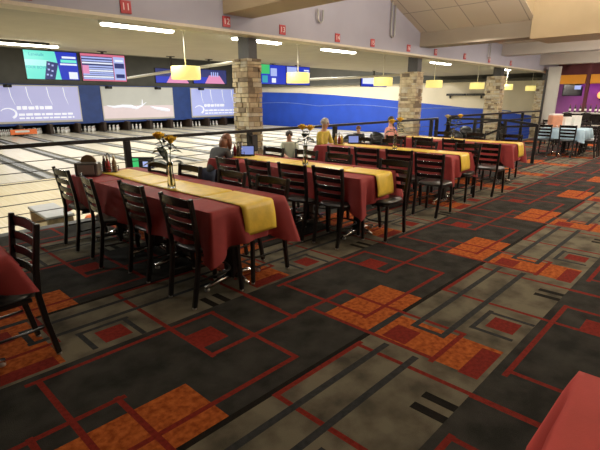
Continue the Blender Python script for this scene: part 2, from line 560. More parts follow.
def bar_run(t, name, x0, x1, z, h, seed, y, m):
    rnd = random.Random(seed)
    x = x0
    while x < x1 - 0.05:
        w = rnd.uniform(0.16, 0.42)
        e = min(x + w, x1)
        MB().box(x, e, y - 0.006, y, z, z + h * rnd.uniform(0.8, 1.0)).build(name, m, t)
        x = e + 0.07


def mask_screen(x0, x1, kind, label):
    t = thing('projection_screen', label, 'screen', ((x0 + x1) / 2, 31.34, 0.10), 0, 'projection screens over the lanes')
    w = (x1 - x0) / 2
    MB().box(-w, w, -0.03, 0.0, 0, 2.26).build('border', M['screen_edge'], t)
    if kind == 'wide':
        MB().box(-w + 0.06, w - 0.06, -0.036, -0.03, 0.98, 2.2, 0).box(-w + 0.06, w - 0.06, -0.036, -0.03, 0.12, 0.98, 1).build('picture', [M['screen_grey'], M['screen_pink']], t)
        s = MB()
        pts = [(-2.4, 1.0), (-1.9, 0.9), (-1.3, 0.96), (-0.7, 0.92), (-0.3, 0.8), (0.1, 0.95), (0.5, 1.2)]
        s.tube([(a, -0.04, b) for a, b in pts], [0.02, 0.08, 0.1, 0.13, 0.10, 0.06, 0.01], 6)
        s.tube([(0.8, -0.04, 0.9), (1.2, -0.04, 0.78), (1.9, -0.04, 0.66), (2.3, -0.04, 0.6)], [0.03, 0.09, 0.14, 0.1], 6)
        s.tube([(0.15, -0.04, 0.95), (0.2, -0.04, 1.4)], [0.06, 0.02], 6)
        s.build('streak', M['screen_white'], t)
    else:
        MB().box(-w + 0.06, w - 0.06, -0.036, -0.03, 0.12, 2.2).build('picture', M['screen_lav' if kind == 'lav' else 'screen_blue'], t)
        s = MB()
        for k, xx in enumerate((-1.5, -0.6, 0.55, 1.5)):
            MB().tube([(xx, -0.037, 2.15), (xx + 0.05, -0.037, 1.6), (xx + 0.2, -0.037, 1.1)], [0.03, 0.02, 0.01], 6).build('streak', M['screen_white'], t)
        bar_run(t, 'caption_word', -1.25, 0.75, 0.82, 0.22, 3, -0.036, M['screen_white'])
        bar_run(t, 'caption_word', -1.2, 1.95, 0.46, 0.13, 5, -0.036, M['screen_white'])
        bar_run(t, 'caption_word', -1.2, 1.95, 0.26, 0.10, 9, -0.036, M['screen_white'])
        lg = MB()
        lg.tube([(-1.75 + 0.42 * math.cos(a), -0.04, 0.6 + 0.3 * math.sin(a)) for a in [math.radians(q) for q in range(150, -61, -15)]], [0.02 + 0.004 * q for q in range(15)], 6)
        lg.build('emblem', M['screen_white'], t)


mask_screen(5.85, 10.75, 'lav', 'lavender projection screen at far left above the bowling pins')
mask_screen(12.15, 17.55, 'wide', 'pink and grey projection screen in the middle above the bowling pins')
mask_screen(19.1, 24.0, 'blue', 'pale blue projection screen beside the nearest stone pillar')
for x, lab in ((6.7, 'black projector over the lavender screen at left'), (12.6, 'black projector over left corner of the pink screen'), (16.2, 'black projector over the pink and grey screen'), (19.9, 'black projector over the pale blue screen')):
    t = thing('projector', lab, 'projector', (x, 31.0, 2.2), 0, 'projectors above the lanes')
    MB().box(-0.2, 0.2, -0.15, 0.15, 0, 0.16).build('housing', M['pit'], t, bevel=0.03)
    MB().lathe([(0.06, 0), (0.06, 0.05)], T=Matrix.Translation((0, -0.14, 0.08)) @ Matrix.Rotation(math.pi / 2, 4, 'X')).build('lens', M['dark_steel'], t)
    MB().box(-0.03, 0.03, 0.1, 0.30, 0.15, 0.2).build('bracket', M['dark_steel'], t)

# pins
PIN_PROF = [(0.026, 0), (0.030, 0.01), (0.045, 0.06), (0.0605, 0.115), (0.057, 0.16), (0.040, 0.215), (0.025, 0.25), (0.0235, 0.27), (0.029, 0.31), (0.032, 0.34), (0.026, 0.365), (0.012, 0.379), (0, 0.381)]
ordw = ['leftmost', 'second from left', 'third from left', 'fourth from left', 'fifth from left', 'sixth from left', 'seventh from left', 'eighth from left', 'ninth from left', 'tenth from left']
pin_body = pin_neck = None
pin0 = None
for li, x in enumerate(LX[5:15]):
    for row in range(4):
        for c in range(row + 1):
            px, py = x + (c - row / 2) * 0.305, 30.9 + row * 0.264
            if pin0 is None:
                pin0 = tag(MB().lathe(PIN_PROF, n=14).build('bowling_pin', M['pin']), '', 'pin')
                nb = MB().lathe([(0.0272, 0.247), (0.0255, 0.262)], n=14).build('neck_stripe', M['pin_red'], pin0)
                p = pin0
            else:
                p = copy_tree(pin0)
            p.location = (px, py, LZ + 0.002)
            p['label'] = 'white bowling pin standing on the lane %s of those with pins' % ordw[li]
            p['group'] = 'pins on the lane ' + ordw[li]
t = thing('pin_sweep', 'orange pin sweep bar lowered on the leftmost lane', 'pin sweep', (7.0, 30.45, LZ))
MB().box(-0.70, 0.70, -0.03, 0.03, 0.10, 0.40).build('sweep_bar', M['sweep'], t, bevel=0.01)
for sx in (-0.6, 0.6):
    MB().box(sx - 0.03, sx + 0.03, -0.03, 0.3, 0.40, 0.46).build('sweep_arm', M['grey_metal'], t)
MB().box(-0.45, 0.3, -0.036, -0.03, 0.22, 0.34).build('sweep_plate', M['paper'], t)

# ------------------------------------------------------------------ walls, ceilings, soffit
XW = 24.5
structure(MB().box(XW, XW + 0.2, 6.4, 32.6, LZ - 0.1, 2.45).build('wall_right', M['beige_wall']))
structure(MB().box(XW, XW + 0.2, 6.4, 32.6, 2.45, 5.0).box(XW - 0.25, XW, 6.4, 32.6, 2.45, 2.6).build('wall_right_upper', M['dark_wall']))
prof = [(31.3, 2.1), (28.6, 2.06), (24.5, 1.97), (21, 1.8), (17.9, 1.6), (15, 1.38), (12.2, 1.16), (9.3, 0.90), (7.0, 0.66)]
m = MB()
for (ya, za), (yb, zb) in zip(prof[:-1], prof[1:]):
    m.add([(XW - 0.012, ya, LZ), (XW - 0.012, yb, LZ), (XW - 0.012, yb, zb), (XW - 0.012, ya, za)], [(0, 1, 2, 3)])
structure(m.build('wall_mural', M['blue']))
m = MB()
pts = []
for q in range(60):
    y = 30 - q * 0.36
    pts.append((XW - 0.014, y, 0.86 + 0.013 * (y - 10) + 0.17 * abs(math.sin((30 - y) * 0.42))))
m.tube(pts, 0.03, 6)
structure(m.build('trim_mural_wave', M['wave']))
structure(MB().box(-6, 25, 6.17, 6.45, 2.66, 5.6).build('wall_soffit', M['soffit']))
structure(MB().box(-6, 25, 6.15, 6.47, 2.62, 2.66).build('trim_soffit_lip', M['soffit_lip']))
structure(MB().box(-6, 25, 6.45, 13.0, 2.80, 2.95).build('ceiling_lanes', M['ceil_l']))
structure(MB().box(-6, 25, 13.0, 13.2, 2.80, 5.0).box(-6, 25, 13.2, 32.6, 4.6, 4.75).build('ceiling_lanes_raised', M['dark_wall']))
structure(MB().box(-6.2, -6, -4.2, 32.6, LZ - 0.2, 5.6).build('wall_left', M['dark_wall']))
structure(MB().box(-6, 25, -4.3, -4.0, -0.1, 5.6).build('wall_rear', M['dining_wall']))
# dining ceiling falls from the ridge to the low beam
m = MB()
for (xa, za), (xb, zb), ya, yb in (((-6, 4.0), (4.9, 5.3), 3.5, 6.2), ((4.9, 5.3), (10.44, 3.17), 3.5, 6.2), ((-6, 5.3), (10.4, 5.3), -4.1, 3.5),
                                   ((10.42, 3.42), (15.9, 3.30), -4.1, 6.2), ((15.9, 3.30), (25, 3.16), -4.1, 6.2)):
    m.add([(xa, ya, za), (xb, ya, zb), (xb, yb, zb), (xa, yb, za), (xa, ya, za + 0.015), (xb, ya, zb + 0.015), (xb, yb, zb + 0.015), (xa, yb, za + 0.015)],
          [(0, 1, 2, 3), (4, 7, 6, 5), (0, 4, 5, 1), (2, 6, 7, 3), (0, 3, 7, 4), (1, 5, 6, 2)])
structure(m.build('ceiling', M['ceil_d']))
structure(MB().add([(4.9, 3.52, 5.3), (10.5, 3.52, 3.16), (10.5, 3.52, 5.4), (4.9, 3.52, 5.4), (4.9, 3.60, 5.3), (10.5, 3.60, 3.16), (10.5, 3.60, 5.4), (4.9, 3.60, 5.4)], [(0, 1, 2, 3), (7, 6, 5, 4), (0, 4, 5, 1), (1, 5, 6, 2), (2, 6, 7, 3), (3, 7, 4, 0)]).build('wall_gable', M['beam']))
structure(MB().box(4.45, 5.05, -4.1, 6.17, 2.88, 3.4).build('beam', M['beam']))
structure(MB().box(10.45, 10.95, 3.5, 6.17, 2.84, 3.30).build('beam', M['beam2']))
structure(MB().box(10.34, 11.5, -4.1, 3.52, 2.79, 5.6).build('beam', M['beam']))
structure(MB().box(15.7, 16.2, -4.1, 6.17, 2.96, 3.4).build('beam', M['beam3']))
structure(MB().box(19.6, 20.1, -4.1, 6.17, 2.86, 3.3).build('beam', M['beam3']))


# stone pillars
def pillar(x, y, w, d, z0, z1, seed):
    rnd = random.Random(seed)
    m = MB()
    m.box(x + 0.03, x + w - 0.03, y + 0.03, y + d - 0.03, z0, z1, 3)
    z = z0
    while z < z1 - 0.02:
        h = min(rnd.choice((0.05, 0.07, 0.09, 0.11)), z1 - z)
        for face in range(4):
            L = w if face in (0, 2) else d
            s = 0.0
            while s < L - 0.01:
                q = min(rnd.uniform(0.09, 0.28), L - s)
                if L - s - q < 0.05:
                    q = L - s
                o = rnd.uniform(-0.012, 0.018)
                mi = rnd.choices((0, 1, 2, 3), (5, 3, 3, 1))[0]
                g = 0.004
                if face == 0:
                    m.box(x + s + g, x + s + q - g, y - o, y + 0.05, z + g, z + h - g, mi)
                elif face == 2:
                    m.box(x + s + g, x + s + q - g, y + d - 0.05, y + d + o, z + g, z + h - g, mi)
                elif face == 1:
                    m.box(x + w - 0.05, x + w + o, y + s + g, y + s + q - g, z + g, z + h - g, mi)
                else:
                    m.box(x - o, x + 0.05, y + s + g, y + s + q - g, z + g, z + h - g, mi)
                s += q
        z += h
    structure(m.build('pillar', [M['s1'], M['s2'], M['s3'], M['s4']]))
    structure(MB().box(x + w * 0.25, x + w * 0.85, y + 0.05, y + 0.35, z1, 2.8).build('column_steel', M['dark_steel']))


for i, (x, w) in enumerate(((5.10, 0.32), (10.85, 0.34), (16.6, 0.4), (22.0, 0.5))):
    pillar(x, 6.42, w, 0.52 if i else 0.44, LZ, 2.28 if i < 2 else 2.36, 20 + i)
structure(MB().box(20.1, 20.2, 5.5, 5.95, 0, 2.8).build('wall_end', M['grey_wall']))

structure(MB().box(20.05, 20.15, 5.97, 6.03, 0, 2.7).build('trim_post', M['dark_steel']))
# purple bar room beyond the tables
structure(MB().box(21.9, 22.1, -4.0, 6.1, 0, 2.3).build('wall_bar', M['purple']))
structure(MB().box(21.9, 22.1, -4.0, 6.1, 2.3, 3.3).build('wall_bar_upper', M['maroon']))
structure(MB().box(20.9, 21.1, 4.65, 4.75, 0, 3.2).build('column_bar', M['maroon']))
for ya, yb in ((4.78, 5.85), (2.2, 4.62), (-3, 2.1)):
    structure(MB().box(20.9, 21.1, ya, yb, 2.15, 2.50).build('trim_fascia', M['amber']))

# ------------------------------------------------------------------ soffit signs, conduits
for n, x in ((10, 1.66), (11, 2.86), (12, 4.50), (13, 5.72), (14, 7.24), (15, 8.44), (16, 9.93), (17, 11.27), (18, 13.0), (19, 14.75), (20, 16.6)):
    t = thing('number_sign', 'red lane sign numbered %d on the mauve soffit' % n, 'sign', (x, 6.165, 2.76), 0, 'lane number signs on the soffit')
    MB().box(-0.075, 0.075, -0.012, 0, -0.07, 0.09).build('plate', M['red_sign'], t, bevel=0.004)
    text_mesh('numeral', str(n), 0.125, M['sign_white'], t, (0, -0.014, 0.01), (math.pi / 2, 0, 0), 0.002)
for x, z0, z1, lab in ((6.68, 3.06, 3.22, 'short grey cable loop on the soffit beside the tan beam'), (9.15, 3.02, 3.7, 'long grey cable loop on the soffit under the sloped ceiling'), (14.6, 2.86, 3.4, 'grey cable loop on the soffit beyond the taupe beam')):
    p = [(x - 0.07, 6.12, z1)] + [(x + 0.07 * math.cos(a), 6.12, z0 + 0.07 * math.sin(a)) for a in [math.pi + k * math.pi / 8 for k in range(9)]] + [(x + 0.07, 6.12, z1)]
    tag(MB().tube(p, 0.016, 8).build('cable_loop', M['grey_metal']), lab, 'cable', 'cable loops on the soffit')

# fluorescent strips
strip_lab = ['long fluorescent strip hidden past the left edge', 'fluorescent strip between signs 11 and 12 under the lane ceiling', 'fluorescent strip just right of the nearest pillar under signs 14 and 15',
             'fluorescent strip beyond the second pillar', 'fluorescent strip farthest right above the third pillar', 'short looking fluorescent strip beside the top of the nearest pillar',
             'fluorescent strip above the turquoise screen at far left', 'fluorescent strip out past the left edge near the lanes']
for i, (x, y) in enumerate(STRIPS):
    if i in (0, 7):
        continue
    t = thing('fluorescent_light', strip_lab[i], 'ceiling light', (x, y, 2.80), 0, 'fluorescent strips over the lanes')
    MB().box(-0.64, 0.64, -0.09, 0.09, -0.05, 0.0).build('housing', M['fixture'], t, bevel=0.01)
    MB().box(-0.62, 0.62, -0.075, 0.075, -0.085, -0.05).build('diffuser', M['tube'], t, bevel=0.02)

# hanging lamps
for i, (x, lab) in enumerate(((4.51, 'yellow drum pendant lamp left of the nearest stone pillar'), (7.44, 'yellow drum pendant lamp just right of the nearest pillar'), (10.86, 'yellow drum pendant lamp left of the second pillar'),
                              (13.79, 'yellow drum pendant lamp right of the second pillar'), (17.11, 'yellow drum pendant lamp left of the third pillar'), (20.01, 'yellow drum pendant lamp right of the third pillar'), (23.2, 'yellow drum pendant lamp farthest right, by the last pillar'))):
    t = thing('pendant_lamp', lab, 'lamp', (x, 7.5, 2.80), 0, 'drum lamps over the lower floor')
    MB().lathe([(0.255, -0.87), (0.265, -0.86), (0.265, -0.65), (0.255, -0.64)], n=28).build('lamp_shade', M['shade'], t)
    MB().tube([(0, 0, -0.66), (0, 0, 0)], 0.012, 8).build('rod', M['pipe'], t)
    MB().lathe([(0.05, -0.03), (0.05, 0)], n=14).build('canopy', M['pipe'], t)


# ------------------------------------------------------------------ hanging video screens
def tv(x, y, z, w, h, label, fill, hang=True):
    t = thing('video_screen', label, 'screen', (x, y, z), 0, 'video screens hung over the lanes')
    MB().box(-w / 2 - 0.015, w / 2 + 0.015, 0, 0.06, -h / 2 - 0.015, h / 2 + 0.015).build('bezel', M['pit'], t, bevel=0.005)
    fill(t, w, h)
    if hang:
        MB().box(-0.03, 0.03, 0.02, 0.06, h / 2, 2.80 - z).box(-0.12, 0.12, 0.0, 0.08, 2.78 - z, 2.80 - z).build('bracket', M['dark_steel'], t)
    return t


def pan(t, name, x0, x1, z0, z1, m, d):
    return MB().box(x0, x1, -0.002 - d, -d + 0.002, z0, z1).build(name, M[m], t)


def fill_a(t, w, h):
    pan(t, 'display', -w / 2, w / 2, -h / 2, h / 2, 'e_turq', 0)
    pan(t, 'band', -w / 2, -0.08, -0.02, 0.12, 'e_turq2', 0.003)
    s = MB()
    s.add([(0.09, -0.006, h / 2), (w / 2, -0.006, h / 2), (w / 2, -0.006, -h / 2), (0.17, -0.006, -h / 2)], [(0, 1, 2, 3)])
    s.build('blue_panel', M['e_blue'], t)
    s = MB()
    s.add([(-0.12, -0.009, 0.10), (0.14, -0.009, 0.06), (0.02, -0.009, -h / 2), (-0.22, -0.009, -h / 2)], [(0, 1, 2, 3)])
    s.build('handset_picture', M['e_navy'], t)
    for k, (a, b) in enumerate(((-0.08, 0.03), (0.0, 0.0), (-0.10, -0.1), (-0.02, -0.13), (-0.14, -0.22), (-0.06, -0.24))):
        MB().box(a - 0.022, a + 0.022, -0.014, -0.010, b - 0.02, b + 0.02).build('icon', M['e_lilac'], t)
    pan(t, 'stripe', 0.24, w / 2 - 0.03, 0.18, 0.23, 'e_white', 0.009)
    pan(t, 'stripe', 0.2, w / 2 - 0.02, 0.08, 0.15, 'e_turq', 0.009)
    pan(t, 'stripe', 0.18, w / 2 - 0.02, 0.02, 0.06, 'e_white', 0.009)
    pan(t, 'label_panel', 0.36, w / 2 - 0.03, -h / 2 + 0.02, -0.14, 'e_white', 0.009)
    text_mesh('wordmark', 'Lanetalk', 0.10, M['e_teal'], t, (-0.33, -0.006, 0.24), (math.pi / 2, 0, 0), 0.001)
    text_mesh('headline', 'YOUR BOWL', 0.085, M['e_teal'], t, (-0.36, -0.008, -0.06), (math.pi / 2, 0, 0), 0.001)


def fill_b(t, w, h):
    pan(t, 'display', -w / 2, w / 2, -h / 2, h / 2, 'e_rose', 0)
    pan(t, 'score_table', -w / 2 + 0.01, 0.24, -h / 2 + 0.035, h / 2 - 0.06, 'e_navy', 0.003)
    zs = [0.24, 0.17, 0.11, 0.03, -0.03, -0.08, -0.13, -0.18, -0.235, -0.28]
    for k, z in enumerate(zs):
        pan(t, 'score_row', -w / 2 + 0.02, 0.23, z - 0.018, z + 0.02, 'e_white' if k % 3 == 2 else 'e_lilac', 0.006)
    pan(t, 'name_column', -w / 2 + 0.02, -w / 2 + 0.18, -0.16, 0.05, 'e_pink', 0.009)
    pan(t, 'side_panel', 0.26, w / 2 - 0.02, -h / 2 + 0.035, h / 2 - 0.05, 'e_lilac', 0.003)
    pan(t, 'side_box', 0.28, w / 2 - 0.04, 0.0, 0.13, 'e_navy', 0.006)
    pan(t, 'side_box', 0.30, w / 2 - 0.05, -0.25, -0.15, 'e_navy', 0.006)
    pan(t, 'side_box', 0.30, w / 2 - 0.06, 0.17, 0.22, 'e_white', 0.006)


def fill_c(t, w, h):
    pan(t, 'display', -w / 2, w / 2, -h / 2, h / 2, 'e_navy', 0)
    pan(t, 'blue_panel', -w / 2, -0.1, -h / 2, -0.02, 'e_blue', 0.003)
    s = MB()
    s.add([(-0.05, -0.008, 0.04), (0.35, -0.008, 0.04), (0.55, -0.008, -h / 2), (-0.22, -0.008, -h / 2)], [(0, 1, 2, 3)])
    s.build('lane_picture', M['e_pink'], t)
    s = MB()
    for k in range(4):
        s.box(0.02 + k * 0.08, 0.06 + k * 0.08, -0.014, -0.010, 0.0, 0.14)
    s.build('pin_picture', M['e_lilac'], t)


def fill_d(t, w, h):
    pan(t, 'display', -w / 2, w / 2, -h / 2, h / 2, 'e_blue', 0)
    pan(t, 'green_panel', -w / 2, -w / 2 + 0.4, 0.02, h / 2, 'e_green', 0.003)
    pan(t, 'panel', -w / 2 + 0.45, -w / 2 + 0.75, -0.05, 0.22, 'e_lilac', 0.003)
    pan(t, 'panel', -w / 2 + 0.5, -w / 2 + 0.7, -0.28, -0.12, 'e_white', 0.003)
    pan(t, 'panel', -w / 2 + 0.05, -w / 2 + 0.3, -0.28, -0.04, 'e_teal', 0.003)


def fill_e(t, w, h):
    pan(t, 'display', -w / 2, w / 2, -h / 2, h / 2, 'e_blue', 0)
    pan(t, 'panel', -w / 2 + 0.02, -0.1, -h / 2 + 0.05, h / 2 - 0.03, 'e_lilac', 0.003)
    pan(t, 'strip', -w / 2 + 0.05, 0.0, -0.16, -0.1, 'e_orange', 0.006)
    pan(t, 'strip', 0.3, w / 2 - 0.05, 0.18, 0.23, 'e_white', 0.006)


def fill_f(t, w, h):
    pan(t, 'display', -w / 2, w / 2, -h / 2, h / 2, 'e_blue', 0)
    pan(t, 'panel', -w / 2 + 0.1, w / 2 - 0.1, -0.1, 0.2, 'e_white', 0.003)


tv(3.75, 12.5, 2.38, 1.20, 0.66, 'turquoise and blue video screen at far left', fill_a)
tv(5.03, 12.5, 2.38, 1.17, 0.68, 'red framed score screen beside the turquoise screen', fill_b)
tv(7.05, 12.5, 2.24, 1.1, 0.4, 'dark blue video screen behind the first pendant lamp', fill_c)
tv(8.40, 12.5, 2.26, 1.25, 0.42, 'pink lane picture screen left of the nearest stone pillar', fill_c)
tv(11.15, 12.5, 2.42, 1.2, 0.66, 'green and blue video screen right of the nearest stone pillar', fill_d)
tv(12.42, 12.5, 2.42, 1.25, 0.66, 'lilac and blue video screen behind the second pendant lamp', fill_e)
tv(17.4, 12.5, 2.32, 2.0, 0.42, 'blue video screen behind the third pendant lamp', fill_f)

# pipes under the lane ceiling
tag(MB().tube([(6.3, 14.0, 2.2), (6.05, 11.0, 2.26), (5.62, 7.4, 2.29)], 0.035, 8).build('ceiling_pipe', M['pipe']), 'pale pipe running toward the top of the nearest pillar', 'pipe')
tag(MB().tube([(15.5, 16.0, 2.45), (16.5, 12.2, 2.5), (16.8, 10.5, 2.55)], 0.05, 8).build('ceiling_pipe', M['pipe']), 'pale pipe left of the third pendant lamp', 'pipe')
tag(MB().tube([(-1.5, 11.0, 2.72), (3.3, 11.0, 2.72)], 0.03, 8).build('ceiling_pipe', M['dark_steel']), 'dark rail under the ceiling at far left', 'pipe')
t = thing('wall_shelf', 'dark two piece rail mounted on the beige wall above the blue mural', 'shelf', (24.42, 11.5, 1.78))
MB().box(-0.1, 0.05, -0.2, 0.9, -0.06, 0.06).build('board', M['dark_steel'], t)
MB().box(-0.1, 0.05, -1.3, -0.3, -0.06, 0.06).build('board', M['dark_steel'], t)
for yy in (-1.1, 0.7):
    MB().box(-0.05, 0.06, yy - 0.03, yy + 0.03, -0.2, 0.0).build('bracket', M['dark_steel'], t)

# ------------------------------------------------------------------ railings
rail = thing('railing', 'long black cable railing between the carpet and the lower lanes', 'railing', (0, 6.10, 0))
MB().box(-3.5, 11.60, -0.03, 0.03, 1.02, 1.07).build('top_rail', M['black_metal'], rail, bevel=0.006)
for x in (0.42, 2.64, 4.85, 7.15, 9.30, 11.25, 11.55):
    w = 0.04
    MB().box(x - w, x + w, -w, w, 0, 1.02).build('post', M['black_metal'], rail, bevel=0.006)
for k in range(7):
    z = 0.09 + k * 0.127
    MB().tube([(-3.5, 0, z), (11.55, 0, z)], 0.0055, 6).build('cable', M['dark_steel'], rail)
rail2 = thing('railing', 'farther black railing continuing past the paired posts toward the far pillars', 'railing', (0, 6.10, 0))
MB().box(12.2, 21.0, -0.03, 0.03, 1.05, 1.11).build('top_rail', M['black_metal'], rail2, bevel=0.006)
MB().box(12.2, 21.0, -0.025, 0.025, 0.80, 0.85).build('middle_rail', M['black_metal'], rail2)
for x in (12.25, 14.6, 16.1, 18.3, 20.9):
    MB().box(x - 0.045, x + 0.045, -0.045, 0.045, 0, 1.06).build('post', M['black_metal'], rail2, bevel=0.006)
for k in range(5):
    z = 0.12 + k * 0.127
    MB().tube([(12.2, 0, z), (21, 0, z)], 0.0055, 6).build('cable', M['dark_steel'], rail2)
rail3 = thing('stair_railing', 'black railing with sloped handrail beside the fourth table', 'railing', (12.0, 0, 0))
MB().tube([(0, 6.0, 1.05), (0, 4.36, 1.04), (0, 3.61, 0.95)], 0.03, 8, square=True).build('top_rail', M['black_metal'], rail3)
MB().tube([(0, 5.2, 0.48), (0, 4.36, 0.88), (0, 3.61, 0.93)], 0.025, 8, square=True).build('handrail', M['black_metal'], rail3)
for y in (3.61, 4.4, 5.2, 5.95):
    MB().box(-0.035, 0.035, y - 0.035, y + 0.035, 0, 0.96 if y < 4 else 1.03).build('post', M['black_metal'], rail3)
t = thing('wall_speaker', 'black speaker box on the rail post by the nearest pillar', 'speaker', (4.85, 6.06, 0.70))
MB().box(-0.07, 0.07, -0.10, -0.02, 0, 0.28).build('cabinet', M['pit'], t, bevel=0.01)
MB().box(-0.055, 0.055, -0.106, -0.10, 0.02, 0.26).build('grille', M['dark_steel'], t)


# ------------------------------------------------------------------ dining rows
def frame(near, rot):
    """local frame of a row: +y runs from the near end away, x across"""
    return Matrix.Translation((near[0], near[1], 0)) @ Matrix.Rotation(rot, 4, 'Z')


TH = 0.755


def make_table(w, l):
    t = thing('dining_table', '', 'table')
    MB().box(-w / 2, w / 2, -l / 2, l / 2, TH - 0.03, TH).build('tabletop', M['laminate'], t, bevel=0.006)
    for sy in ((-1, 1) if l > 1.1 else (0,)):
        yc = sy * (l / 2 - 0.24)
        MB().box(-0.05, 0.05, yc - 0.05, yc + 0.05, 0.05, TH - 0.04).box(-0.2, 0.2, yc - 0.03, yc + 0.03, TH - 0.05, TH - 0.03).build('pedestal', M['black_metal'], t, bevel=0.008)
        b = MB()
        for c, q, L in ((1, 0, 0.32), (-1, 0, 0.32), (0, 1, 0.20 if l > 1.1 else 0.32), (0, -1, 0.20 if l > 1.1 else 0.32)):
            b.tube([(0.02 * c, yc + 0.02 * q, 0.075), (0.6 * L * c, yc + 0.6 * L * q, 0.05), (L * c, yc + L * q, 0.028)], [0.03, 0.026, 0.018], 8)
        base = b.build('base', M['chrome'], t)
        for sx in (-1, 1):
            MB().lathe([(0.022, 0), (0.022, 0.02), (0.012, 0.03)], (sx * 0.30, yc, 0.0), 10).build('glide', M['glide'], base)
    return t


def make_cloth(w, l, drop, m, seed, creases=(), flare=0.075, name='tablecloth'):
    """table linen with rounded edge, hanging folds and pointed corners; local origin mid table at floor"""
    rnd = random.Random(seed)
    z0 = TH + 0.006
    hw, hl = w / 2 + 0.012, l / 2 + 0.012
    rows = 8
    per = []
    nx, ny = 30, 96
    for i in range(nx):
        per.append((-hw + 2 * hw * i / nx, -hl, 0, -1))
    for i in range(ny):
        per.append((hw, -hl + 2 * hl * i / ny, 1, 0))
    for i in range(nx):
        per.append((hw - 2 * hw * i / nx, hl, 0, 1))
    for i in range(ny):
        per.append((-hw, hl - 2 * hl * i / ny, -1, 0))
    N = len(per)
    ph = [rnd.uniform(0, 6.28) for _ in range(4)]
    V = []
    s = 0.0
    arc = []
    for i, (x, y, a, b) in enumerate(per):
        arc.append(s)
        q = per[(i + 1) % N]
        s += math.hypot(q[0] - x, q[1] - y)
    for r in range(rows + 1):
        t = r / rows
        for i, (x, y, a, b) in enumerate(per):
            dx, dy = hw - abs(x), hl - abs(y)
            cd = math.hypot(dx, dy)
            k = math.exp(-(cd / 0.085) ** 2)
            k2 = math.exp(-(cd / 0.135) ** 2)
            if k2 > 0.02:
                sx, sy = (1 if x > 0 else -1), (1 if y > 0 else -1)
                ca, cb = a + k * (sx * 0.707 - a), b + k * (sy * 0.707 - b)
            else:
                ca, cb = a, b
            sw = (math.sin(arc[i] * 11 + ph[0]) * 0.5 + math.sin(arc[i] * 23 + ph[1]) * 0.3 + math.sin(arc[i] * 5 + ph[2]) * 0.4)
            dr = drop * (1 + 0.38 * k2 + 0.05 * math.sin(arc[i] * 4 + ph[3]))
            dent = -0.075 * math.exp(-((cd - 0.17) / 0.06) ** 2)
            out = 0.012 * min(1, t * 6) + t * (0.045 + flare * k + dent) + 0.028 * t * sw
            rim = 0.012 * (1 - min(1, t * 6)) ** 2
            V.append((x + ca * out, y + cb * out, z0 - 0.008 - t * dr + (0.006 if r == 0 else 0) + rim * 0))
    F = [(r * N + i, r * N + (i + 1) % N, (r + 1) * N + (i + 1) % N, (r + 1) * N + i) for r in range(rows) for i in range(N)]
    # top as a grid joined to the rim
    mb_ = MB()
    mb_.add(V, F, 0, True)
    gy = sorted([-hl + 2 * hl * i / 40 for i in range(41)] + [c + q for c in creases for q in (-0.02, -0.007, 0.007, 0.02)])
    ny = len(gy) - 1
    gx = [-hw + 2 * hw * i / nx for i in range(nx + 1)]
    top = []
    for j, yy in enumerate(gy):
        for i, xx in enumerate(gx):
            edge = i in (0, nx) or j in (0, ny)
            dz = 0.0
            for c in creases:
                dz -= 0.018 if abs(yy - c) < 0.012 else 0.0
            top.append((xx, yy, z0 - 0.002 + (0 if edge else dz)))
    tf = [(j * (nx + 1) + i, j * (nx + 1) + i + 1, (j + 1) * (nx + 1) + i + 1, (j + 1) * (nx + 1) + i) for j in range(ny) for i in range(nx)]
    mb_.add(top, tf, 0, True)
    return mb_.build(name, m)


def make_runner(w, l, over, drop, m, seed, creases=()):
    z0 = TH + 0.010
    mb_ = MB()
    rows = []
    hl = l / 2
    n = 40
    for y in sorted([-hl - 0.016 + (l + 0.016 + over) * j / n for j in range(n + 1)] + [c + q for c in creases for q in (-0.02, -0.007, 0.007, 0.02)]):
        dz = -sum(0.017 for c in creases if abs(y - c) < 0.012)
        rows.append((y, z0 + dz))
    pre = []
    for k in range(9):
        t = 1 - k / 8
        pre.append((-hl - 0.034 - t * 0.035 - 0.01 * math.sin(t * 3), z0 - 0.014 - t * drop))
    allr = pre + rows
    nx = 6
    V = [(-w / 2 + w * i / nx + 0.012 * math.sin(y * 3 + seed), y, z) for (y, z) in allr for i in range(nx + 1)]
    F = [(j * (nx + 1) + i, j * (nx + 1) + i + 1, (j + 1) * (nx + 1) + i + 1, (j + 1) * (nx + 1) + i) for j in range(len(allr) - 1) for i in range(nx)]
    mb_.add(V, F, 0, True)
    o = mb_.build('table_runner', m)
    s = o.modifiers.new('thick', 'SOLIDIFY')
    s.thickness = 0.003
    s.offset = 1
    return o


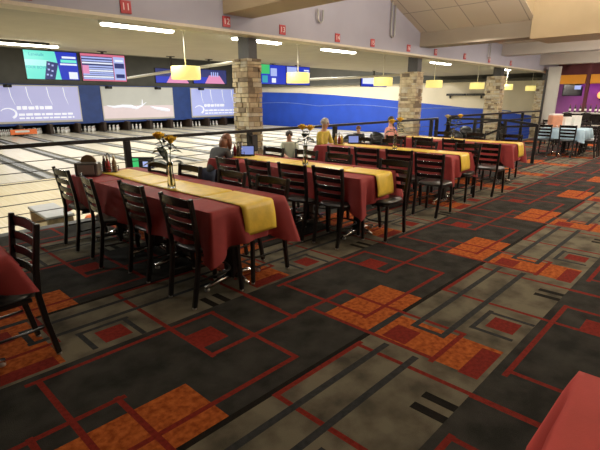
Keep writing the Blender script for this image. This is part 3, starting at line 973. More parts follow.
# ---- the chair: faces +x, origin on the floor under the rear legs' line, back toward -x
def make_chair():
    t = thing('dining_chair', '', 'chair')
    sd, sw = 0.41, 0.40
    s = MB()
    prof = []
    for (r, z) in ((0.0, 0.432), (0.90, 0.432), (1.0, 0.442), (1.0, 0.458), (0.93, 0.472), (0.0, 0.478)):
        prof.append((r, z))
    n = 40
    V = []
    for r, z in prof:
        for j in range(n):
            a = 2 * math.pi * j / n
            c, q = math.cos(a), math.sin(a)
            e = 0.55
            x = 0.225 + 0.215 * r * math.copysign(abs(c) ** e, c)
            y = (0.20 + 0.015 * (x - 0.2)) * r * math.copysign(abs(q) ** e, q)
            V.append((x, y, z))
    F = [(i * n + j, i * n + (j + 1) % n, (i + 1) * n + (j + 1) % n, (i + 1) * n + j) for i in range(len(prof) - 1) for j in range(n)]
    s.add(V, F, 0, True)
    s.build('seat', M['vinyl'], t)
    MB().tube([(0.05, -0.175, 0.425), (0.40, -0.18, 0.425), (0.42, -0.15, 0.425), (0.42, 0.15, 0.425), (0.40, 0.18, 0.425), (0.05, 0.175, 0.425)], 0.011, 6, square=True).build('seat_frame', M['black_metal'], t)
    for sy in (-1, 1):
        y = sy * 0.185
        lg = MB().tube([(-0.05, sy * 0.168, 0.012), (-0.01, sy * 0.175, 0.25), (0.012, sy * 0.180, 0.44), (0.0, sy * 0.188, 0.62), (-0.04, sy * 0.200, 0.89)], [0.0165, 0.0165, 0.0165, 0.016, 0.0155], square=True).build('leg', M['black_metal'], t, bevel=0.004)
        MB().lathe([(0.016, 0), (0.016, 0.012), (0.012, 0.018)], (-0.051, sy * 0.168, 0), 10).build('glide', M['glide'], lg)
        lg = MB().tube([(0.425, sy * 0.185, 0.012), (0.405, sy * 0.172, 0.43)], 0.0155, square=True).build('leg', M['black_metal'], t, bevel=0.004)
        MB().lathe([(0.015, 0), (0.015, 0.012), (0.011, 0.018)], (0.425, sy * 0.185, 0), 10).build('glide', M['glide'], lg)
    for k, z in enumerate((0.845, 0.755, 0.665, 0.578)):
        HW = 0.186 + (z - 0.6) * 0.045
        xb = -0.04 * max(0, (z - 0.62) / 0.265) if z > 0.62 else 0.005
        m = MB()
        n = 10
        V = []
        h = 0.031 if k == 0 else 0.026
        for j in range(n + 1):
            y = -HW + 2 * HW * j / n
            bow = -0.022 * (1 - (y / HW) ** 2)
            cr = 0.008 * (1 - (y / HW) ** 2) if k == 0 else 0
            x = xb + bow
            V += [(x - 0.007, y, z - h), (x + 0.007, y, z - h), (x + 0.004, y, z + h + cr), (x - 0.010, y, z + h + cr)]
        F = [(j * 4 + q, j * 4 + (q + 1) % 4, (j + 1) * 4 + (q + 1) % 4, (j + 1) * 4 + q) for j in range(n) for q in range(4)]
        m.add(V, F + [(3, 2, 1, 0), (n * 4, n * 4 + 1, n * 4 + 2, n * 4 + 3)], 0, False)
        m.build('slat', M['black_wood'], t, bevel=0.003)
    ring = [(0.01, -0.175, 0.22), (0.28, -0.165, 0.22)] + [(0.28 + 0.115 * math.sin(a), -0.165 * math.cos(a), 0.22) for a in [math.pi * q / 12 for q in range(1, 12)]] + [(0.28, 0.165, 0.22), (0.01, 0.175, 0.22)]
    MB().tube(ring, 0.009, 8).build('stretcher', M['black_metal'], t)
    return t


chair_proto = make_chair()
chair_used = [False]


def place_chair(x, y, side, label, group, jit=0.0):
    """x, y: mid-point between the rear feet; side +1 faces +x, -1 faces -x"""
    if chair_used[0]:
        c = copy_tree(chair_proto)
    else:
        c = chair_proto
        chair_used[0] = True
    c.location = (x + (0.02 if side > 0 else 0.0), y, 0)
    c.rotation_euler = (0, 0, (0 if side > 0 else math.pi) + jit)
    c['label'] = label
    c['group'] = group
    return c


ROT = 0.075
ROWS = [  # near-end centre, width, length, wording
    ('edge', (0.04, 2.72), 0.80, 2.4, 'the table at the left edge', 0.0),
    ('first', (2.17, 2.76), 0.80, 2.56, 'the nearest long table', ROT - 0.01),
    ('second', (4.12, 2.84), 0.79, 2.58, 'the second long table', ROT),
    ('third', (6.52, 2.99), 0.79, 2.56, 'the third long table', ROT),
    ('fourth', (8.87, 2.97), 0.78, 2.50, 'the fourth long table', ROT),
]
tab_proto = {}
FRM = {}
for key, near, w, l, word, rot in ROWS:
    Fm = frame(near, rot)
    FRM[key] = Fm
    for half, hw_ in ((0.25, 'near'), (0.75, 'far')):
        tt = make_table(w - 0.03, l / 2 - 0.01)
        p = Fm @ Vector((0, l * half, 0))
        tt.location = p
        tt.rotation_euler = (0, 0, rot)
        tt['label'] = 'pedestal table under the %s half of %s cloth' % (hw_, word.replace('the table at the left edge', 'the left edge table').replace('long ', ''))
        tt['group'] = 'pedestal tables under the cloths'
    cre = [-l * 0.31, l * 0.02, l * 0.225]
    cl = make_cloth(w, l, 0.30 if key != 'edge' else 0.15, M['cloth'], hash(key) % 1 + len(key) + int(near[0] * 10), cre)
    cl.location = Fm @ Vector((0, l / 2, 0))
    cl.rotation_euler = (0, 0, rot)
    tag(cl, {'edge': 'burgundy tablecloth on the table cut by the left edge', 'first': 'burgundy tablecloth on the nearest long table, in front', 'second': 'burgundy tablecloth on the second long table from the left foreground',
             'third': 'burgundy tablecloth on the third long table', 'fourth': 'burgundy tablecloth on the farthest long table beside the stair railing'}[key], 'tablecloth', 'burgundy tablecloths')
    if key != 'edge':
        ru = make_runner(0.36, l, -0.12, 0.235, M['gold'], len(key), cre)
        ru.location = Fm @ Vector((0.05, l / 2, 0))
        ru.rotation_euler = (0, 0, rot)
        tag(ru, {'first': 'gold runner along the nearest long table, hanging over its end', 'second': 'gold runner along the second long table', 'third': 'gold runner along the third long table', 'fourth': 'gold runner along the farthest long table'}[key], 'table runner', 'gold runners')

# table whose corner shows at the lower right
tt = make_table(0.74, 0.74)
tt.location = (1.12, -0.215, 0)
tt['label'] = 'pedestal table under the red cloth at the lower right corner'
cl = make_cloth(0.76, 0.78, 0.32, M['cloth_r'], 44, flare=0.09)
cl.location = (1.12, -0.215, 0)
cl.rotation_euler = (0, 0, 0.07)
tag(cl, 'bright red tablecloth on the table at the lower right corner', 'tablecloth')

place = ['nearest', 'second nearest', 'third', 'farthest']
CH = [
    ('first', +1, [(1.615, 2.94), (1.60, 3.68), (1.46, 4.32), (1.44, 4.99)], 'left side of the nearest long table'),
    ('first', -1, [(2.64, 3.04), (2.58, 3.60), (2.48, 4.24), (2.36, 4.72)], 'right side of the nearest long table'),
    ('second', +1, [(3.49, 3.06), (3.40, 3.52), (3.31, 4.02), (3.18, 4.45)], 'left side of the second long table'),
    ('second', -1, [(4.45, 2.86), (4.46, 3.75), (4.44, 4.34), (4.33, 4.92)], 'right side of the second long table'),
    ('third', +1, [(5.38, 2.90), (5.45, 3.42), (5.32, 3.90), (5.15, 4.30)], 'left side of the third long table'),
    ('third', -1, [(6.96, 3.10), (6.85, 3.80), (6.78, 4.45), (6.72, 5.05)], 'right side of the third long table'),
    ('fourth', +1, [(7.28, 2.90), (7.60, 3.65), (7.55, 4.25), (7.50, 4.80)], 'left side of the fourth long table'),
    ('fourth', -1, [(9.42, 3.3), (9.30, 4.0), (9.22, 4.65)], 'right side of the fourth long table'),
]
for key, side, pts, word in CH:
    for k, (x, y) in enumerate(pts):
        nm = place[k] if not (k == 2 and len(pts) == 3) else 'farthest'
        place_chair(x, y, side, 'black ladder-back chair, %s of those along the %s' % (nm, word), 'chairs along the ' + word, ROT + random.uniform(-0.04, 0.04) - (0.22 if (key, side, k) == ('first', 1, 2) else 0))
place_chair(0.57, 3.02, -1, 'black ladder-back chair at the table cut by the left edge', 'chairs at the left edge table', 0.10)


# ------------------------------------------------------------------ vases and flowers
def blossom(parent, c, r, m, seed):
    rnd = random.Random(seed)
    mb_ = MB()
    mb_.ball(c, (r * 0.55, r * 0.55, r * 0.6), 0, 10, 7)
    for ring, (n, rr, tl, hh) in enumerate(((7, r * 0.75, 0.5, 0.95), (8, r * 1.0, 1.0, 0.75))):
        for k in range(n):
            a = 2 * math.pi * (k + ring * 0.5) / n + rnd.uniform(-0.15, 0.15)
            d = Vector((math.cos(a), math.sin(a), 0))
            s = Vector((-math.sin(a), math.cos(a), 0))
            b = Vector(c) - Vector((0, 0, r * 0.4))
            p1 = b + d * rr * 0.7 + Vector((0, 0, r * hh * 0.5))
            p2 = b + d * rr * tl * 1.05 + Vector((0, 0, r * hh * 1.1))
            w = r * 0.48
            mb_.add([b, p1 - s * w, p2 - s * w * 0.5, p2 + s * w * 0.5, p1 + s * w, p1 + d * r * 0.1], [(0, 1, 5), (0, 5, 4), (1, 2, 3, 5), (5, 3, 4)], 0, True)
    return mb_.build('blossom', m, parent)


def leaf(mb_, p, d, L, w, droop):
    p, d = Vector(p), Vector(d).normalized()
    s = d.cross(Vector((0, 0, 1))).normalized()
    V, F = [], []
    n = 6
    for i in range(n + 1):
        t = i / n
        c = p + d * L * t + Vector((0, 0, L * (0.35 * t - droop * t * t)))
        ww = w * math.sin(math.pi * min(1, t * 0.93 + 0.05)) + 0.001
        V += [c - s * ww + Vector((0, 0, 0.25 * ww)), c, c + s * ww + Vector((0, 0, 0.25 * ww))]
    for i in range(n):
        F += [(i * 3, i * 3 + 1, i * 3 + 4, i * 3 + 3), (i * 3 + 1, i * 3 + 2, i * 3 + 5, i * 3 + 4)]
    mb_.add(V, F, 0, True)


right = Vector((math.sin(AZ), -math.cos(AZ), 0))


def vase_set(x, y, word, heads, petal, hmul=1.0):
    t = thing('flower_vase', 'slim clear glass vase on %s' % word, 'vase', (x, y, TH + 0.012), 0, 'glass vases on the tables')
    MB().lathe([(0.0, 0.004), (0.036, 0.0), (0.04, 0.012), (0.036, 0.06), (0.026, 0.14), (0.024, 0.20), (0.031, 0.245), (0.028, 0.245), (0.021, 0.20), (0.023, 0.14), (0.032, 0.06), (0.034, 0.02), (0.0, 0.016)], n=20).build('body', M['glass'], t)
    for k, (off, h, lab, leaves, pm) in enumerate(heads):
        e = right * off
        f = thing('rose', lab, 'flower', (x, y, TH + 0.03), 0, 'flowers on ' + word)
        sx = 0.006 * (1 if k else -1)
        top = Vector((e.x, e.y, h))
        MB().tube([(sx, 0, 0.0), (sx * 0.6, 0, 0.2), (e.x * 0.45, e.y * 0.45, h * 0.7), top - Vector((0, 0, 0.015))], 0.0045, 6).build('stem', M['stem'], f)
        blossom(f, top, 0.058, M[pm], k + int(x * 10))
        lm = MB()
        for (lo, lh, L, w) in leaves:
            dirv = right * (1 if lo > 0 else -1) + Vector((0, 0, 0.1)) + Vector((0.2 * math.sin(lh * 40), 0.2 * math.cos(lh * 40), 0))
            b0 = Vector((e.x * 0.45, e.y * 0.45, 0)) * min(1, lh / (h * 0.7)) + Vector((0, 0, lh))
            leaf(lm, b0, dirv, L * 1.3, w * 1.8, 0.55)
            leaf(lm, b0 + Vector((0, 0, 0.03)), dirv + Vector((0.7 * math.cos(lh * 90), 0.7 * math.sin(lh * 90), 0.15)), L * 1.0, w * 1.6, 0.5)
        lm.build('leaf', M['leaf'], f)


vase_set(2.03, 3.78, 'the nearest long table', [
    (-0.085, 0.475, 'yellow rose, taller one in the vase on the nearest long table', [(-1, 0.20, 0.20, 0.034), (-1, 0.32, 0.10, 0.03), (1, 0.38, 0.08, 0.028), (-1, 0.40, 0.07, 0.026), (-1, 0.24, 0.12, 0.03)], 'petal'),
    (0.025, 0.44, 'yellow rose, lower one in the vase on the nearest long table', [(1, 0.22, 0.10, 0.03), (1, 0.32, 0.09, 0.03), (-1, 0.36, 0.08, 0.028)], 'petal')], None)
vase_set(4.02, 3.92, 'the second long table', [
    (-0.04, 0.46, 'yellow rose, left one in the vase on the second long table', [(-1, 0.26, 0.10, 0.034), (1, 0.30, 0.10, 0.034), (1, 0.36, 0.06, 0.026)], 'petal'),
    (0.06, 0.45, 'yellow rose, right one in the vase on the second long table', [(1, 0.26, 0.10, 0.034), (-1, 0.36, 0.07, 0.026)], 'petal')], None)
vase_set(6.35, 4.08, 'the third long table', [
    (-0.07, 0.44, 'yellow rose, left one in the vase on the third long table', [(-1, 0.26, 0.12, 0.036), (1, 0.34, 0.08, 0.03)], 'petal'),
    (0.06, 0.47, 'yellow rose, right one in the vase on the third long table', [(1, 0.26, 0.12, 0.036), (1, 0.36, 0.08, 0.03)], 'petal')], None)
vase_set(8.72, 4.22, 'the fourth long table', [
    (-0.14, 0.45, 'pale cream rose in the vase on the fourth long table', [(-1, 0.28, 0.12, 0.036), (1, 0.34, 0.08, 0.03)], 'petal2'),
    (0.12, 0.46, 'yellow rose in the vase on the fourth long table', [(1, 0.22, 0.12, 0.04), (1, 0.32, 0.10, 0.036), (-1, 0.28, 0.10, 0.036)], 'petal')], None)

# ------------------------------------------------------------------ things on the tables
ZT = TH + 0.008


def napkin_box(x, y, rz, word):
    t = thing('napkin_caddy', 'grey napkin caddy with round wooden back on %s' % word, 'caddy', (x, y, ZT), rz, 'napkin caddies')
    t.scale = (1.25, 1.1, 1.2)
    MB().box(-0.10, 0.10, -0.06, 0.06, 0, 0.125).build('box', M['caddy'], t, bevel=0.012)
    MB().box(-0.07, 0.07, -0.066, -0.06, 0.02, 0.105).build('napkin_slot', M['grey_metal'], t)
    m = MB()
    n = 14
    pts = [(0.065 * math.cos(math.pi * q / n), 0.125 + 0.065 * math.sin(math.pi * q / n)) for q in range(n + 1)]
    V = [(px, 0.02, pz) for px, pz in pts] + [(px, 0.045, pz) for px, pz in pts]
    m.add(V, [tuple(range(n + 1))[::-1], tuple(range(n + 1, 2 * n + 2))] + [(q, q + 1, q + n + 2, q + n + 1) for q in range(n)] + [(n, 0, n + 1, 2 * n + 1)])
    m.build('backboard', M['tan_wood'], t)


def bottle(x, y, label, m, group):
    t = thing('sauce_bottle', label, 'bottle', (x, y, ZT + 0.012), 0, group)
    MB().lathe([(0.024, 0), (0.026, 0.01), (0.026, 0.10), (0.012, 0.135), (0.011, 0.15), (0.0, 0.15)], n=14).build('body', m, t)
    MB().lathe([(0.013, 0.148), (0.012, 0.17), (0.004, 0.19), (0, 0.19)], n=12).build('cap', M['paper'], t)


def condiments(x, y, rz, word, ms, names):
    t = thing('condiment_basket', 'dark wire condiment basket on %s' % word, 'basket', (x, y, ZT), rz, 'condiment baskets')
    MB().box(-0.09, 0.09, -0.06, 0.06, 0, 0.01).build('tray', M['wicker'], t)
    m = MB()
    for z in (0.04, 0.07):
        m.tube([(-0.09, -0.06, z), (0.09, -0.06, z), (0.09, 0.06, z), (-0.09, 0.06, z), (-0.09, -0.06, z)], 0.004, 6)
    for sx in (-0.09, 0.0, 0.09):
        for sy in (-0.06, 0.06):
            m.tube([(sx, sy, 0.005), (sx, sy, 0.075)], 0.004, 6)
    m.build('wire_side', M['wicker'], t)
    MB().tube([(0, -0.06, 0.07), (0, -0.05, 0.2), (0, 0, 0.225), (0, 0.05, 0.2), (0, 0.06, 0.07)], 0.005, 6).build('handle', M['wicker'], t)
    ca, sa = math.cos(rz), math.sin(rz)
    for k, (mm, nm) in enumerate(zip(ms, names)):
        dx, dy = (-0.055, 0.0, 0.055)[k], (0.025, -0.025, 0.025)[k]
        bottle(x + dx * ca - dy * sa, y + dx * sa + dy * ca, '%s in the basket on %s' % (nm, word), mm, 'bottles on ' + word)


napkin_box(1.73, 5.08, -0.7, 'the nearest long table')
condiments(1.99, 5.16, -0.7, 'the nearest long table', [M['wicker'], M['ketchup'], M['tan_wood']], ['dark sauce bottle', 'red ketchup bottle', 'tan sauce bottle'])
condiments(3.93, 5.22, -0.7, 'the second long table', [M['ketchup'], M['wicker'], M['paper']], ['red ketchup bottle', 'dark sauce bottle', 'white sauce bottle'])
condiments(6.34, 5.30, -0.7, 'the third long table', [M['mustard'], M['ketchup'], M['mustard']], ['left mustard bottle', 'red ketchup bottle', 'right mustard bottle'])


def tablet(x, y, rz, label, m):
    t = thing('table_tablet', label, 'tablet', (x, y, ZT), rz, 'tablets standing on the tables')
    T = Matrix.Rotation(-0.25, 4, 'X')
    MB().box(-0.105, 0.105, -0.012, 0.012, 0.01, 0.165, T=T).build('case', M['pit'], t, bevel=0.004)
    MB().box(-0.09, 0.09, -0.015, -0.011, 0.03, 0.15, T=T).build('display', m, t)
    MB().box(-0.05, 0.05, 0.0, 0.10, 0, 0.012).build('stand', M['pit'], t)


tablet(4.02, 5.12, -AZ + 0.0, 'lit tablet on the far end of the second long table', M['e_tablet'])
tablet(6.55, 5.12, -AZ, 'lit tablet on the far end of the third long table', M['e_tablet'])


# ------------------------------------------------------------------ people
def skin_obj(name, nodes, edges, m, parent, root=0, sub=2):
    me = bpy.data.meshes.new(name)
    me.from_pydata([n[0] for n in nodes], edges, [])
    o = bpy.data.objects.new(name, me)
    COL.objects.link(o)
    bm = bmesh.new()
    bm.from_mesh(me)
    lay = bm.verts.layers.skin.verify()
    bm.verts.ensure_lookup_table()
    for i, n in enumerate(nodes):
        r = n[1]
        bm.verts[i][lay].radius = r if isinstance(r, tuple) else (r, r)
        bm.verts[i][lay].use_root = (i == root)
    bm.to_mesh(me)
    bm.free()
    me.materials.append(m)
    sk = o.modifiers.new('skin', 'SKIN')
    sk.use_smooth_shade = True
    sb = o.modifiers.new('sub', 'SUBSURF')
    sb.levels = sb.render_levels = sub
    # apply so the stored mesh is the finished surface
    bpy.context.view_layer.update()
    me2 = bpy.data.meshes.new_from_object(o.evaluated_get(bpy.context.evaluated_depsgraph_get()))
    o.modifiers.clear()
    o.data = me2
    me2.name = name
    me2.polygons.foreach_set('use_smooth', [True] * len(me2.polygons))
    o.parent = parent
    return o


def seated_person(x, y, zfloor, rz, label, hair, shirt, trousers, scale=1.0, lean=0.1, long_hair=False, seat_h=0.46):
    """faces local +x; hips at seat height; hands resting forward"""
    t = thing('person', label, 'person', (x, y, zfloor), rz)
    hz = seat_h / scale + 0.09
    sl = math.sin(lean)

    def up(h, fx=0.0, y_=0.0):
        return (0.02 + sl * h + fx, y_, hz + h * math.cos(lean))
    nodes, edges = [], []

    def N(p, r, link=None):
        nodes.append((p, r))
        if link is not None:
            edges.append((link, len(nodes) - 1))
        return len(nodes) - 1
    pel = N(up(0.0), (0.13, 0.11))
    wai = N(up(0.17), (0.115, 0.095), pel)
    che = N(up(0.36), (0.135, 0.105), wai)
    nec = N(up(0.50), 0.055, che)
    hb = N(up(0.575, 0.01), 0.062, nec)
    hm = N(up(0.655, 0.02), (0.078, 0.088), hb)
    ht = N(up(0.735, 0.01), (0.066, 0.074), hm)
    nodes_sh, edges_sh = [], []
    arms = {}
    for s in (-1, 1):
        sh = N(up(0.43, 0.0, s * 0.16), 0.058, che)
        el = N(up(0.20, 0.12, s * 0.22), 0.042, sh)
        wr = N(up(0.17, 0.34, s * 0.14), 0.028, el)
        pm = N(up(0.165, 0.42, s * 0.13), (0.034, 0.018), wr)
        for f, (dy, L) in enumerate(((-0.027, 0.072), (-0.009, 0.085), (0.009, 0.08), (0.026, 0.06))):
            a = N(up(0.163, 0.46, s * 0.13 + dy), 0.009, pm)
            N(up(0.150, 0.46 + L, s * 0.13 + dy * 1.1), 0.008, a)
        th = N(up(0.160, 0.415, s * (0.13 - 0.045)), 0.010, pm)
        N(up(0.155, 0.455, s * (0.13 - 0.058)), 0.008, th)
        arms[s] = (sh, el, wr)
        hip = N((0.06, s * 0.095, hz - 0.02), 0.085, pel)
        kn = N((0.44, s * 0.12, hz - 0.03), 0.062, hip)
        an = N((0.40, s * 0.12, 0.09), 0.042, kn)
        hl = N((0.40, s * 0.12, 0.04), 0.038, an)
        N((0.55, s * 0.13, 0.032), (0.036, 0.030), hl)
    body = skin_obj('body', nodes, edges, M['skin'], t, 0)
    # face details joined to the body mesh
    fx, fz = up(0.655, 0.02)[0], up(0.655, 0.02)[2]
    fm = MB()
    fm.tube([(fx + 0.075, 0, fz + 0.015), (fx + 0.098, 0, fz - 0.018), (fx + 0.08, 0, fz - 0.03)], [0.008, 0.013, 0.010], 8)
    for s in (-1, 1):
        fm.ball((fx - 0.005, s * 0.082, fz - 0.005), (0.018, 0.010, 0.028), 0, 10, 7)
        fm.ball((fx + 0.072, s * 0.030, fz + 0.012), (0.010, 0.012, 0.009), 1, 10, 7)
    fm.box(fx + 0.076, fx + 0.084, -0.022, 0.022, fz - 0.052, fz - 0.044, 2)
    fo = fm.build('face', [M['skin'], M['eye'], M['lip']], t)
    bm = bmesh.new()
    bm.from_mesh(body.data)
    n0 = len(body.data.materials)
    body.data.materials.append(M['eye'])
    body.data.materials.append(M['lip'])
    bm.from_mesh(fo.data)
    bm.to_mesh(body.data)
    bm.free()
    bpy.data.objects.remove(fo)
    # hair: cap over the skull
    hm_ = MB()
    n, mm = 18, 10
    V = []
    for i in range(mm + 1):
        th = math.pi * 0.62 * i / mm
        for j in range(n):
            a = 2 * math.pi * j / n
            k = 1.0
            if math.cos(a) > 0.2 and th > 0.95:
                k = 0.86
            V.append((fx - 0.012 + 0.098 * math.sin(th) * math.cos(a) * k, 0.093 * math.sin(th) * math.sin(a), fz + 0.022 + 0.098 * math.cos(th)))
    F = [(i * n + j, i * n + (j + 1) % n, (i + 1) * n + (j + 1) % n, (i + 1) * n + j) for i in range(mm) for j in range(n)]
    hm_.add(V, F, 0, True)
    if long_hair:
        hm_.tube([(fx - 0.07, 0, fz + 0.03), (fx - 0.095, 0, fz - 0.07), (fx - 0.09, 0, fz - 0.17), (fx - 0.085, 0, fz - 0.25)], [0.07, 0.08, 0.065, 0.03], 12)
        for s in (-1, 1):
            hm_.tube([(fx - 0.01, s * 0.08, fz + 0.03), (fx - 0.03, s * 0.095, fz - 0.06), (fx - 0.04, s * 0.09, fz - 0.16)], [0.035, 0.04, 0.025], 10)
    hm_.build('hair', hair, t)
    # clothing follows the same joints a little wider
    sn, se = [], []

    def S(p, r, link=None):
        sn.append((p, r))
        if link is not None:
            se.append((link, len(sn) - 1))
        return len(sn) - 1
    a = S(up(-0.04), (0.15, 0.13))
    b = S(up(0.17), (0.135, 0.115), a)
    c = S(up(0.36), (0.155, 0.125), b)
    S(up(0.475), 0.085, c)
    for s in (-1, 1):
        q = S(up(0.43, 0.0, s * 0.16), 0.074, c)
        e = S(up(0.20, 0.12, s * 0.22), 0.056, q)
        S(up(0.17, 0.30, s * 0.155), 0.042, e)
    skin_obj('shirt', sn, se, shirt, t, 0)
    tn, te = [((0.02, 0, hz), (0.145, 0.12))], []
    for s in (-1, 1):
        i0 = len(tn)
        tn += [((0.06, s * 0.095, hz - 0.02), 0.098), ((0.44, s * 0.12, hz - 0.03), 0.075), ((0.40, s * 0.12, 0.10), 0.056)]
        te += [(0, i0), (i0, i0 + 1), (i0 + 1, i0 + 2)]
    skin_obj('trousers', tn, te, trousers, t, 0)
    for s in (-1, 1):
        MB().tube([(0.36, s * 0.12, 0.045), (0.44, s * 0.123, 0.05), (0.57, s * 0.132, 0.035), (0.60, s * 0.134, 0.03)], [0.042, 0.046, 0.04, 0.02], 10).build('shoe', M['pit'], t)
    t.scale = (scale,) * 3
    return t


seated_person(3.50, 5.34, 0, 0.15, 'person with auburn hair in a charcoal jacket leaning over the second long table', M['hair_r'], M['jacket'], M['denim'], 0.86, 0.62, True)
seated_person(5.38, 5.66, 0, -2.2, 'child with short dark hair and pale shirt behind the second long table', M['hair_d'], M['shirt_w'], M['denim'], 0.69, 0.08)
seated_person(6.42, 5.84, 0, -1.4, 'person with grey hair and yellow shirt at the far end of the third long table', M['hair_w'], M['shirt_y'], M['denim'], 0.90, 0.12, False)

seated_person(8.72, 5.80, 0, -1.5, 'person in a pink top sitting at the far end of the fourth long table', M['hair_d'], M['shirt_p'], M['denim'], 0.86, 0.05)
seated_person(12.4, 9.5, LZ, -2.4, 'person in a black shirt sitting between two black round seats on the lower floor', M['hair_r'], M['shirt_k'], M['denim'], 0.95, 0.05)


def lounge_seat(x, y, rz, label, group):
    t = thing('swivel_seat', label, 'seat', (x, y, LZ), rz, group)
    MB().lathe([(0.22, 0), (0.24, 0.015), (0.05, 0.04), (0.045, 0.36), (0.10, 0.40), (0.0, 0.40)], n=20).build('base', M['black_metal'], t)
    MB().lathe([(0.0, 0.40), (0.24, 0.40), (0.27, 0.43), (0.26, 0.50), (0.0, 0.51)], n=24).build('cushion', M['vinyl'], t)
    m = MB()
    n = 14
    V = []
    for r, z0, z1 in ((0.235, 0.45, 1.06), (0.285, 0.45, 1.06)):
        for k in range(n + 1):
            a = math.pi * 0.55 + math.pi * 0.9 * k / n
            hgt = z1 - 0.20 * abs(2 * k / n - 1) ** 2
            V += [(r * math.cos(a), r * math.sin(a), z0), (r * math.cos(a), r * math.sin(a), hgt)]
    o = 2 * (n + 1)
    F = []
    for k in range(n):
        F += [(2 * k, 2 * k + 1, 2 * k + 3, 2 * k + 2), (o + 2 * k, o + 2 * k + 2, o + 2 * k + 3, o + 2 * k + 1), (2 * k + 1, o + 2 * k + 1, o + 2 * k + 3, 2 * k + 3), (2 * k, 2 * k + 2, o + 2 * k + 2, o + 2 * k)]
    F += [(0, o, o + 1, 1), (2 * n, 2 * n + 1, o + 2 * n + 1, o + 2 * n)]
    m.add(V, F, 0, True)
    m.build('backrest', M['vinyl'], t)
    return t


for x, y, lab in ((11.25, 8.9, 'black round backed swivel seat left of the person in black'), (12.75, 8.9, 'black round backed swivel seat right of the person in black'),
                  (14.3, 8.6, 'black swivel seat on the lower floor behind the second pillar'), (18.2, 8.2, 'black swivel seat on the lower floor left of the white ball return'),
                  (21.6, 8.0, 'black swivel seat on the lower floor right of the white ball return'), (22.6, 8.6, 'black swivel seat on the lower floor by the last pillar'), (15.6, 7.4, 'black swivel seat on the lower floor just past the stair railing'), (16.4, 8.0, 'black swivel seat on the lower floor in front of the third pillar'), (17.3, 7.2, 'black swivel seat close behind the farther railing, left one'), (19.0, 7.1, 'black swivel seat close behind the farther railing, right one')):
    lounge_seat(x, y, -2.2 + 0.3 * math.sin(x), lab, 'swivel seats on the lower floor')

t = thing('ball_return', 'white and grey ball return with blue panel on the lower floor', 'ball return', (19.6, 8.7, LZ), -0.75)
MB().lathe([(0.0, 0.72), (0.35, 0.71), (0.5, 0.64), (0.54, 0.5), (0.54, 0.42), (0, 0.42)], n=24, T=Matrix.Scale(1.25, 4, (1, 0, 0))).build('hood', M['white'], t)
MB().box(-0.6, 0.6, -0.42, 0.42, 0.0, 0.44).build('cabinet', M['grey_metal'], t, bevel=0.03)
MB().box(-0.35, 0.35, -0.56, -0.42, 0.46, 0.60).build('panel', M['blue'], t, bevel=0.01)

t = thing('scoring_console', 'small console with green lit display beside the rail post at left', 'console', (3.62, 8.05, LZ), -AZ)
MB().lathe([(0.18, 0), (0.18, 0.02), (0.03, 0.04), (0.03, 0.92)], n=16).build('pole', M['black_metal'], t)
MB().box(-0.10, 0.34, -0.02, 0.05, 0.90, 1.12).build('housing', M['pit'], t, bevel=0.01)
MB().box(-0.075, 0.06, -0.026, -0.02, 0.93, 1.10).build('display', M['e_green'], t)
MB().box(0.14, 0.31, -0.026, -0.02, 0.94, 1.04).build('display', M['e_lilac'], t)

t = thing('bench', 'pale grey and cream bench on the lower floor beyond the left railing', 'bench', (2.10, 8.3, LZ), 0.0)
MB().box(-0.22, 0.22, -0.55, 0.55, 0.27, 0.32).build('seat', M['divider'], t, bevel=0.015)
for yy in (-0.5, 0.5):
    MB().box(-0.2, 0.2, yy - 0.04, yy + 0.04, 0, 0.27).build('leg', M['tan_wood'], t, bevel=0.01)
tag(MB().ball((0, 0, 0.108), 0.108, 0, 20, 14).build('bowling_ball', M['sweep'], loc=(2.62, 7.9, LZ)), 'orange bowling ball on the lower floor behind the nearest chairs', 'ball')

# bar end of the room
def bar_chair(x, y, rz, lab):
    c = copy_tree(chair_proto)
    c.location = (x, y, 0)
    c.rotation_euler = (0, 0, rz)
    c['label'] = lab
    c['group'] = 'chairs around the bar end tables'


def plain_table(x, y, rz, label):
    tt = make_table(0.9, 1.0)
    tt.location = (x, y, 0)
    tt.rotation_euler = (0, 0, rz)
    tt['label'] = label
    return tt


plain_table(14.6, 3.6, 0, 'pedestal table under the pale blue cloth')
cl = make_cloth(0.95, 1.05, 0.26, M['lblue'], 71, flare=0.06)
cl.location = (14.6, 3.6, 0)
tag(cl, 'pale blue tablecloth on the table beyond the stair railing', 'tablecloth')
plain_table(16.7, 3.1, 0, 'dark bare table right of the pale blue table')
plain_table(17.6, 4.6, 0, 'dark bare table behind the pale blue table')
for x, y, rz, lab in ((13.75, 3.35, 0, 'black chair at the left side of the pale blue table, nearer one'), (13.75, 3.95, 0, 'black chair at the left side of the pale blue table, farther one'),
                      (14.3, 2.75, math.pi / 2, 'black chair at the near end of the pale blue table, left one'), (14.85, 2.75, math.pi / 2, 'black chair at the near end of the pale blue table, right one'),
                      (15.45, 3.4, math.pi, 'black chair at the right side of the pale blue table'), (16.5, 2.25, math.pi / 2, 'black chair at the near end of the dark table, left one'),
                      (15.9, 3.2, 0, 'black chair at the left side of the dark bare table'), (17.0, 2.25, math.pi / 2, 'black chair at the near end of the dark table, right one'),
                      (16.85, 4.7, 0, 'black chair at the left side of the table behind'), (17.5, 3.8, math.pi / 2, 'black chair at the near end of the table behind')):
    bar_chair(x, y, rz, lab)
t = thing('drink_cooler', 'peach coloured drink cooler on the pale blue table', 'cooler', (14.28, 3.85, ZT), -AZ)
MB().box(-0.16, 0.16, -0.12, 0.12, 0.02, 0.36).build('tank', M['peach'], t, bevel=0.03)
MB().box(-0.15, 0.15, -0.11, 0.11, 0.36, 0.40).build('lid', M['white'], t, bevel=0.015)
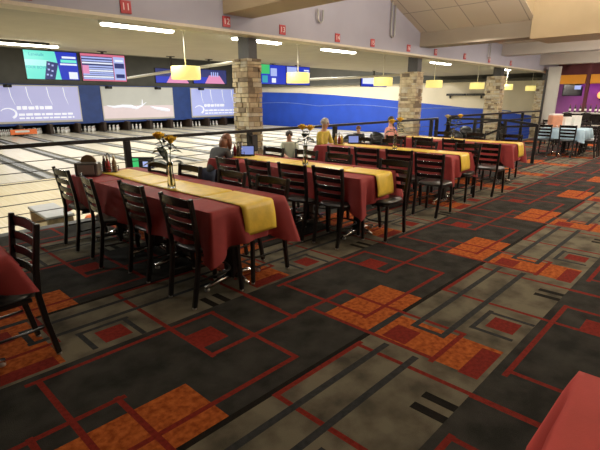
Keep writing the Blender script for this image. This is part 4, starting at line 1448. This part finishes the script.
MB().tube([(0, -0.12, 0.07), (0, -0.16, 0.07), (0, -0.16, 0.04)], 0.012, 8).build('tap', M['white'], t)
for x, y, h, lab in ((14.55, 3.62, 0.30, 'white box on the pale blue table beside the peach cooler'), (14.72, 3.42, 0.34, 'taller white box on the right of the pale blue table')):
    t = thing('carton', lab, 'box', (x, y, ZT), -AZ)
    MB().box(-0.10, 0.10, -0.08, 0.08, 0, h).build('body', M['paper'], t, bevel=0.006)
    MB().box(-0.10, 0.10, -0.085, 0.085, h, h + 0.015).build('lid', M['paper'], t)
t = thing('paper_cup', 'white paper cup at the left edge of the pale blue table', 'cup', (14.2, 4.03, ZT))
MB().lathe([(0.0, 0.002), (0.032, 0.0), (0.042, 0.11), (0.039, 0.11), (0.030, 0.006), (0.0, 0.006)], n=16).build('body', M['paper'], t)
MB().lathe([(0.042, 0.106), (0.045, 0.11), (0.042, 0.115)], n=16).build('rim', M['white'], t)
t = thing('paper_tray', 'white paper tray on the dark bare table', 'tray', (16.6, 3.2, TH), 0.4)
MB().box(-0.3, 0.3, -0.2, 0.2, 0, 0.008).build('base', M['paper'], t)
MB().box(-0.3, 0.3, -0.2, -0.19, 0.008, 0.05).box(-0.3, 0.3, 0.19, 0.2, 0.008, 0.05).box(-0.3, -0.29, -0.19, 0.19, 0.008, 0.05).box(0.29, 0.3, -0.19, 0.19, 0.008, 0.05).build('rim', M['paper'], t)

t = thing('bar_counter', 'dark bar counter in front of the purple wall', 'bar', (19.9, 2.4, 0))
MB().box(-0.3, 0.3, -3.2, 2.6, 0, 1.02).build('front', M['black_wood'], t, bevel=0.01)
MB().box(-0.36, 0.36, -3.25, 2.65, 1.02, 1.07).build('countertop', M['grey_wall'], t, bevel=0.01)
rnd = random.Random(5)
bl = ['dark', 'clear', 'green', 'tall dark', 'short dark', 'amber']
bprot = thing('liquor_bottle', '', 'bottle', (0, 0, 0))
MB().lathe([(0.036, 0), (0.038, 0.01), (0.038, 0.17), (0.014, 0.22), (0.013, 0.28), (0, 0.28)], n=12).build('body', M['wicker'], bprot)
MB().lathe([(0.039, 0.05), (0.039, 0.13)], n=12).build('wrapper', M['paper'], bprot)
MB().lathe([(0.015, 0.275), (0.015, 0.30), (0, 0.30)], n=10).build('cap', M['ketchup'], bprot)
for k in range(18):
    b = bprot if k == 0 else copy_tree(bprot)
    b.location = (19.72 + 0.22 * rnd.random(), 4.9 - k * 0.17, 1.07)
    b['label'] = 'dark bottle with pale wrapper standing on the bar counter'
    b['group'] = 'bottles on the bar counter'
sprot = thing('bar_stool', '', 'stool', (0, 0, 0))
MB().lathe([(0.0, 0.72), (0.17, 0.72), (0.18, 0.74), (0.17, 0.78), (0.0, 0.785)], n=18).build('seat', M['vinyl'], sprot)
for a in range(4):
    c, q = math.cos(a * math.pi / 2 + 0.78), math.sin(a * math.pi / 2 + 0.78)
    MB().tube([(0.21 * c, 0.21 * q, 0), (0.13 * c, 0.13 * q, 0.72)], 0.013, 8).build('leg', M['black_metal'], sprot)
MB().tube([(0.18 * math.cos(q * math.pi / 8), 0.18 * math.sin(q * math.pi / 8), 0.25) for q in range(17)], 0.009, 6).build('foot_ring', M['black_metal'], sprot)
MB().tube([(0.15, -0.16, 0.76), (0.19, -0.15, 1.05), (0.20, 0.0, 1.08), (0.19, 0.15, 1.05), (0.15, 0.16, 0.76)], 0.014, 8).box(0.17, 0.20, -0.14, 0.14, 0.92, 1.06).build('backrest', M['black_wood'], sprot)
for k, nm in enumerate(('first', 'second', 'third', 'fourth', 'fifth')):
    b = sprot if k == 0 else copy_tree(sprot)
    b.location = (19.15, 4.75 - k * 0.62, 0)
    b.rotation_euler = (0, 0, math.pi)
    b['label'] = 'black bar stool at the bar counter, %s from the left' % nm
    b['group'] = 'stools at the bar'
t = thing('wall_screen', 'dark angled video screen mounted in front of the purple wall', 'screen', (21.2, 5.25, 1.92), -1.15)
MB().box(-0.36, 0.36, 0, 0.05, -0.24, 0.24).build('bezel', M['pit'], t, bevel=0.008)
MB().box(-0.33, 0.33, -0.006, 0, -0.21, 0.21).build('display', M['screen_off'], t)
MB().box(0.05, 0.28, -0.010, -0.006, 0.02, 0.17).build('picture', M['e_lilac'], t)
MB().tube([(0, 0.05, 0), (0.1, 0.3, 0.1), (0.3, 0.66, 0.15)], 0.025, 8).build('bracket', M['dark_steel'], t)
t = thing('wall_lamp', 'amber wall lamp on the purple wall at the right edge', 'lamp', (21.86, 4.35, 1.72))
MB().ball((-0.10, 0, 0), (0.10, 0.12, 0.14)).build('lamp_shade', mat('amber_glow', (0.8, 0.4, 0.1), 0.5, emit=(1.0, 0.45, 0.15), estr=1.2, noise=0.05), t)
MB().box(-0.03, 0.04, -0.05, 0.05, -0.2, 0.0).build('bracket', M['dark_steel'], t)
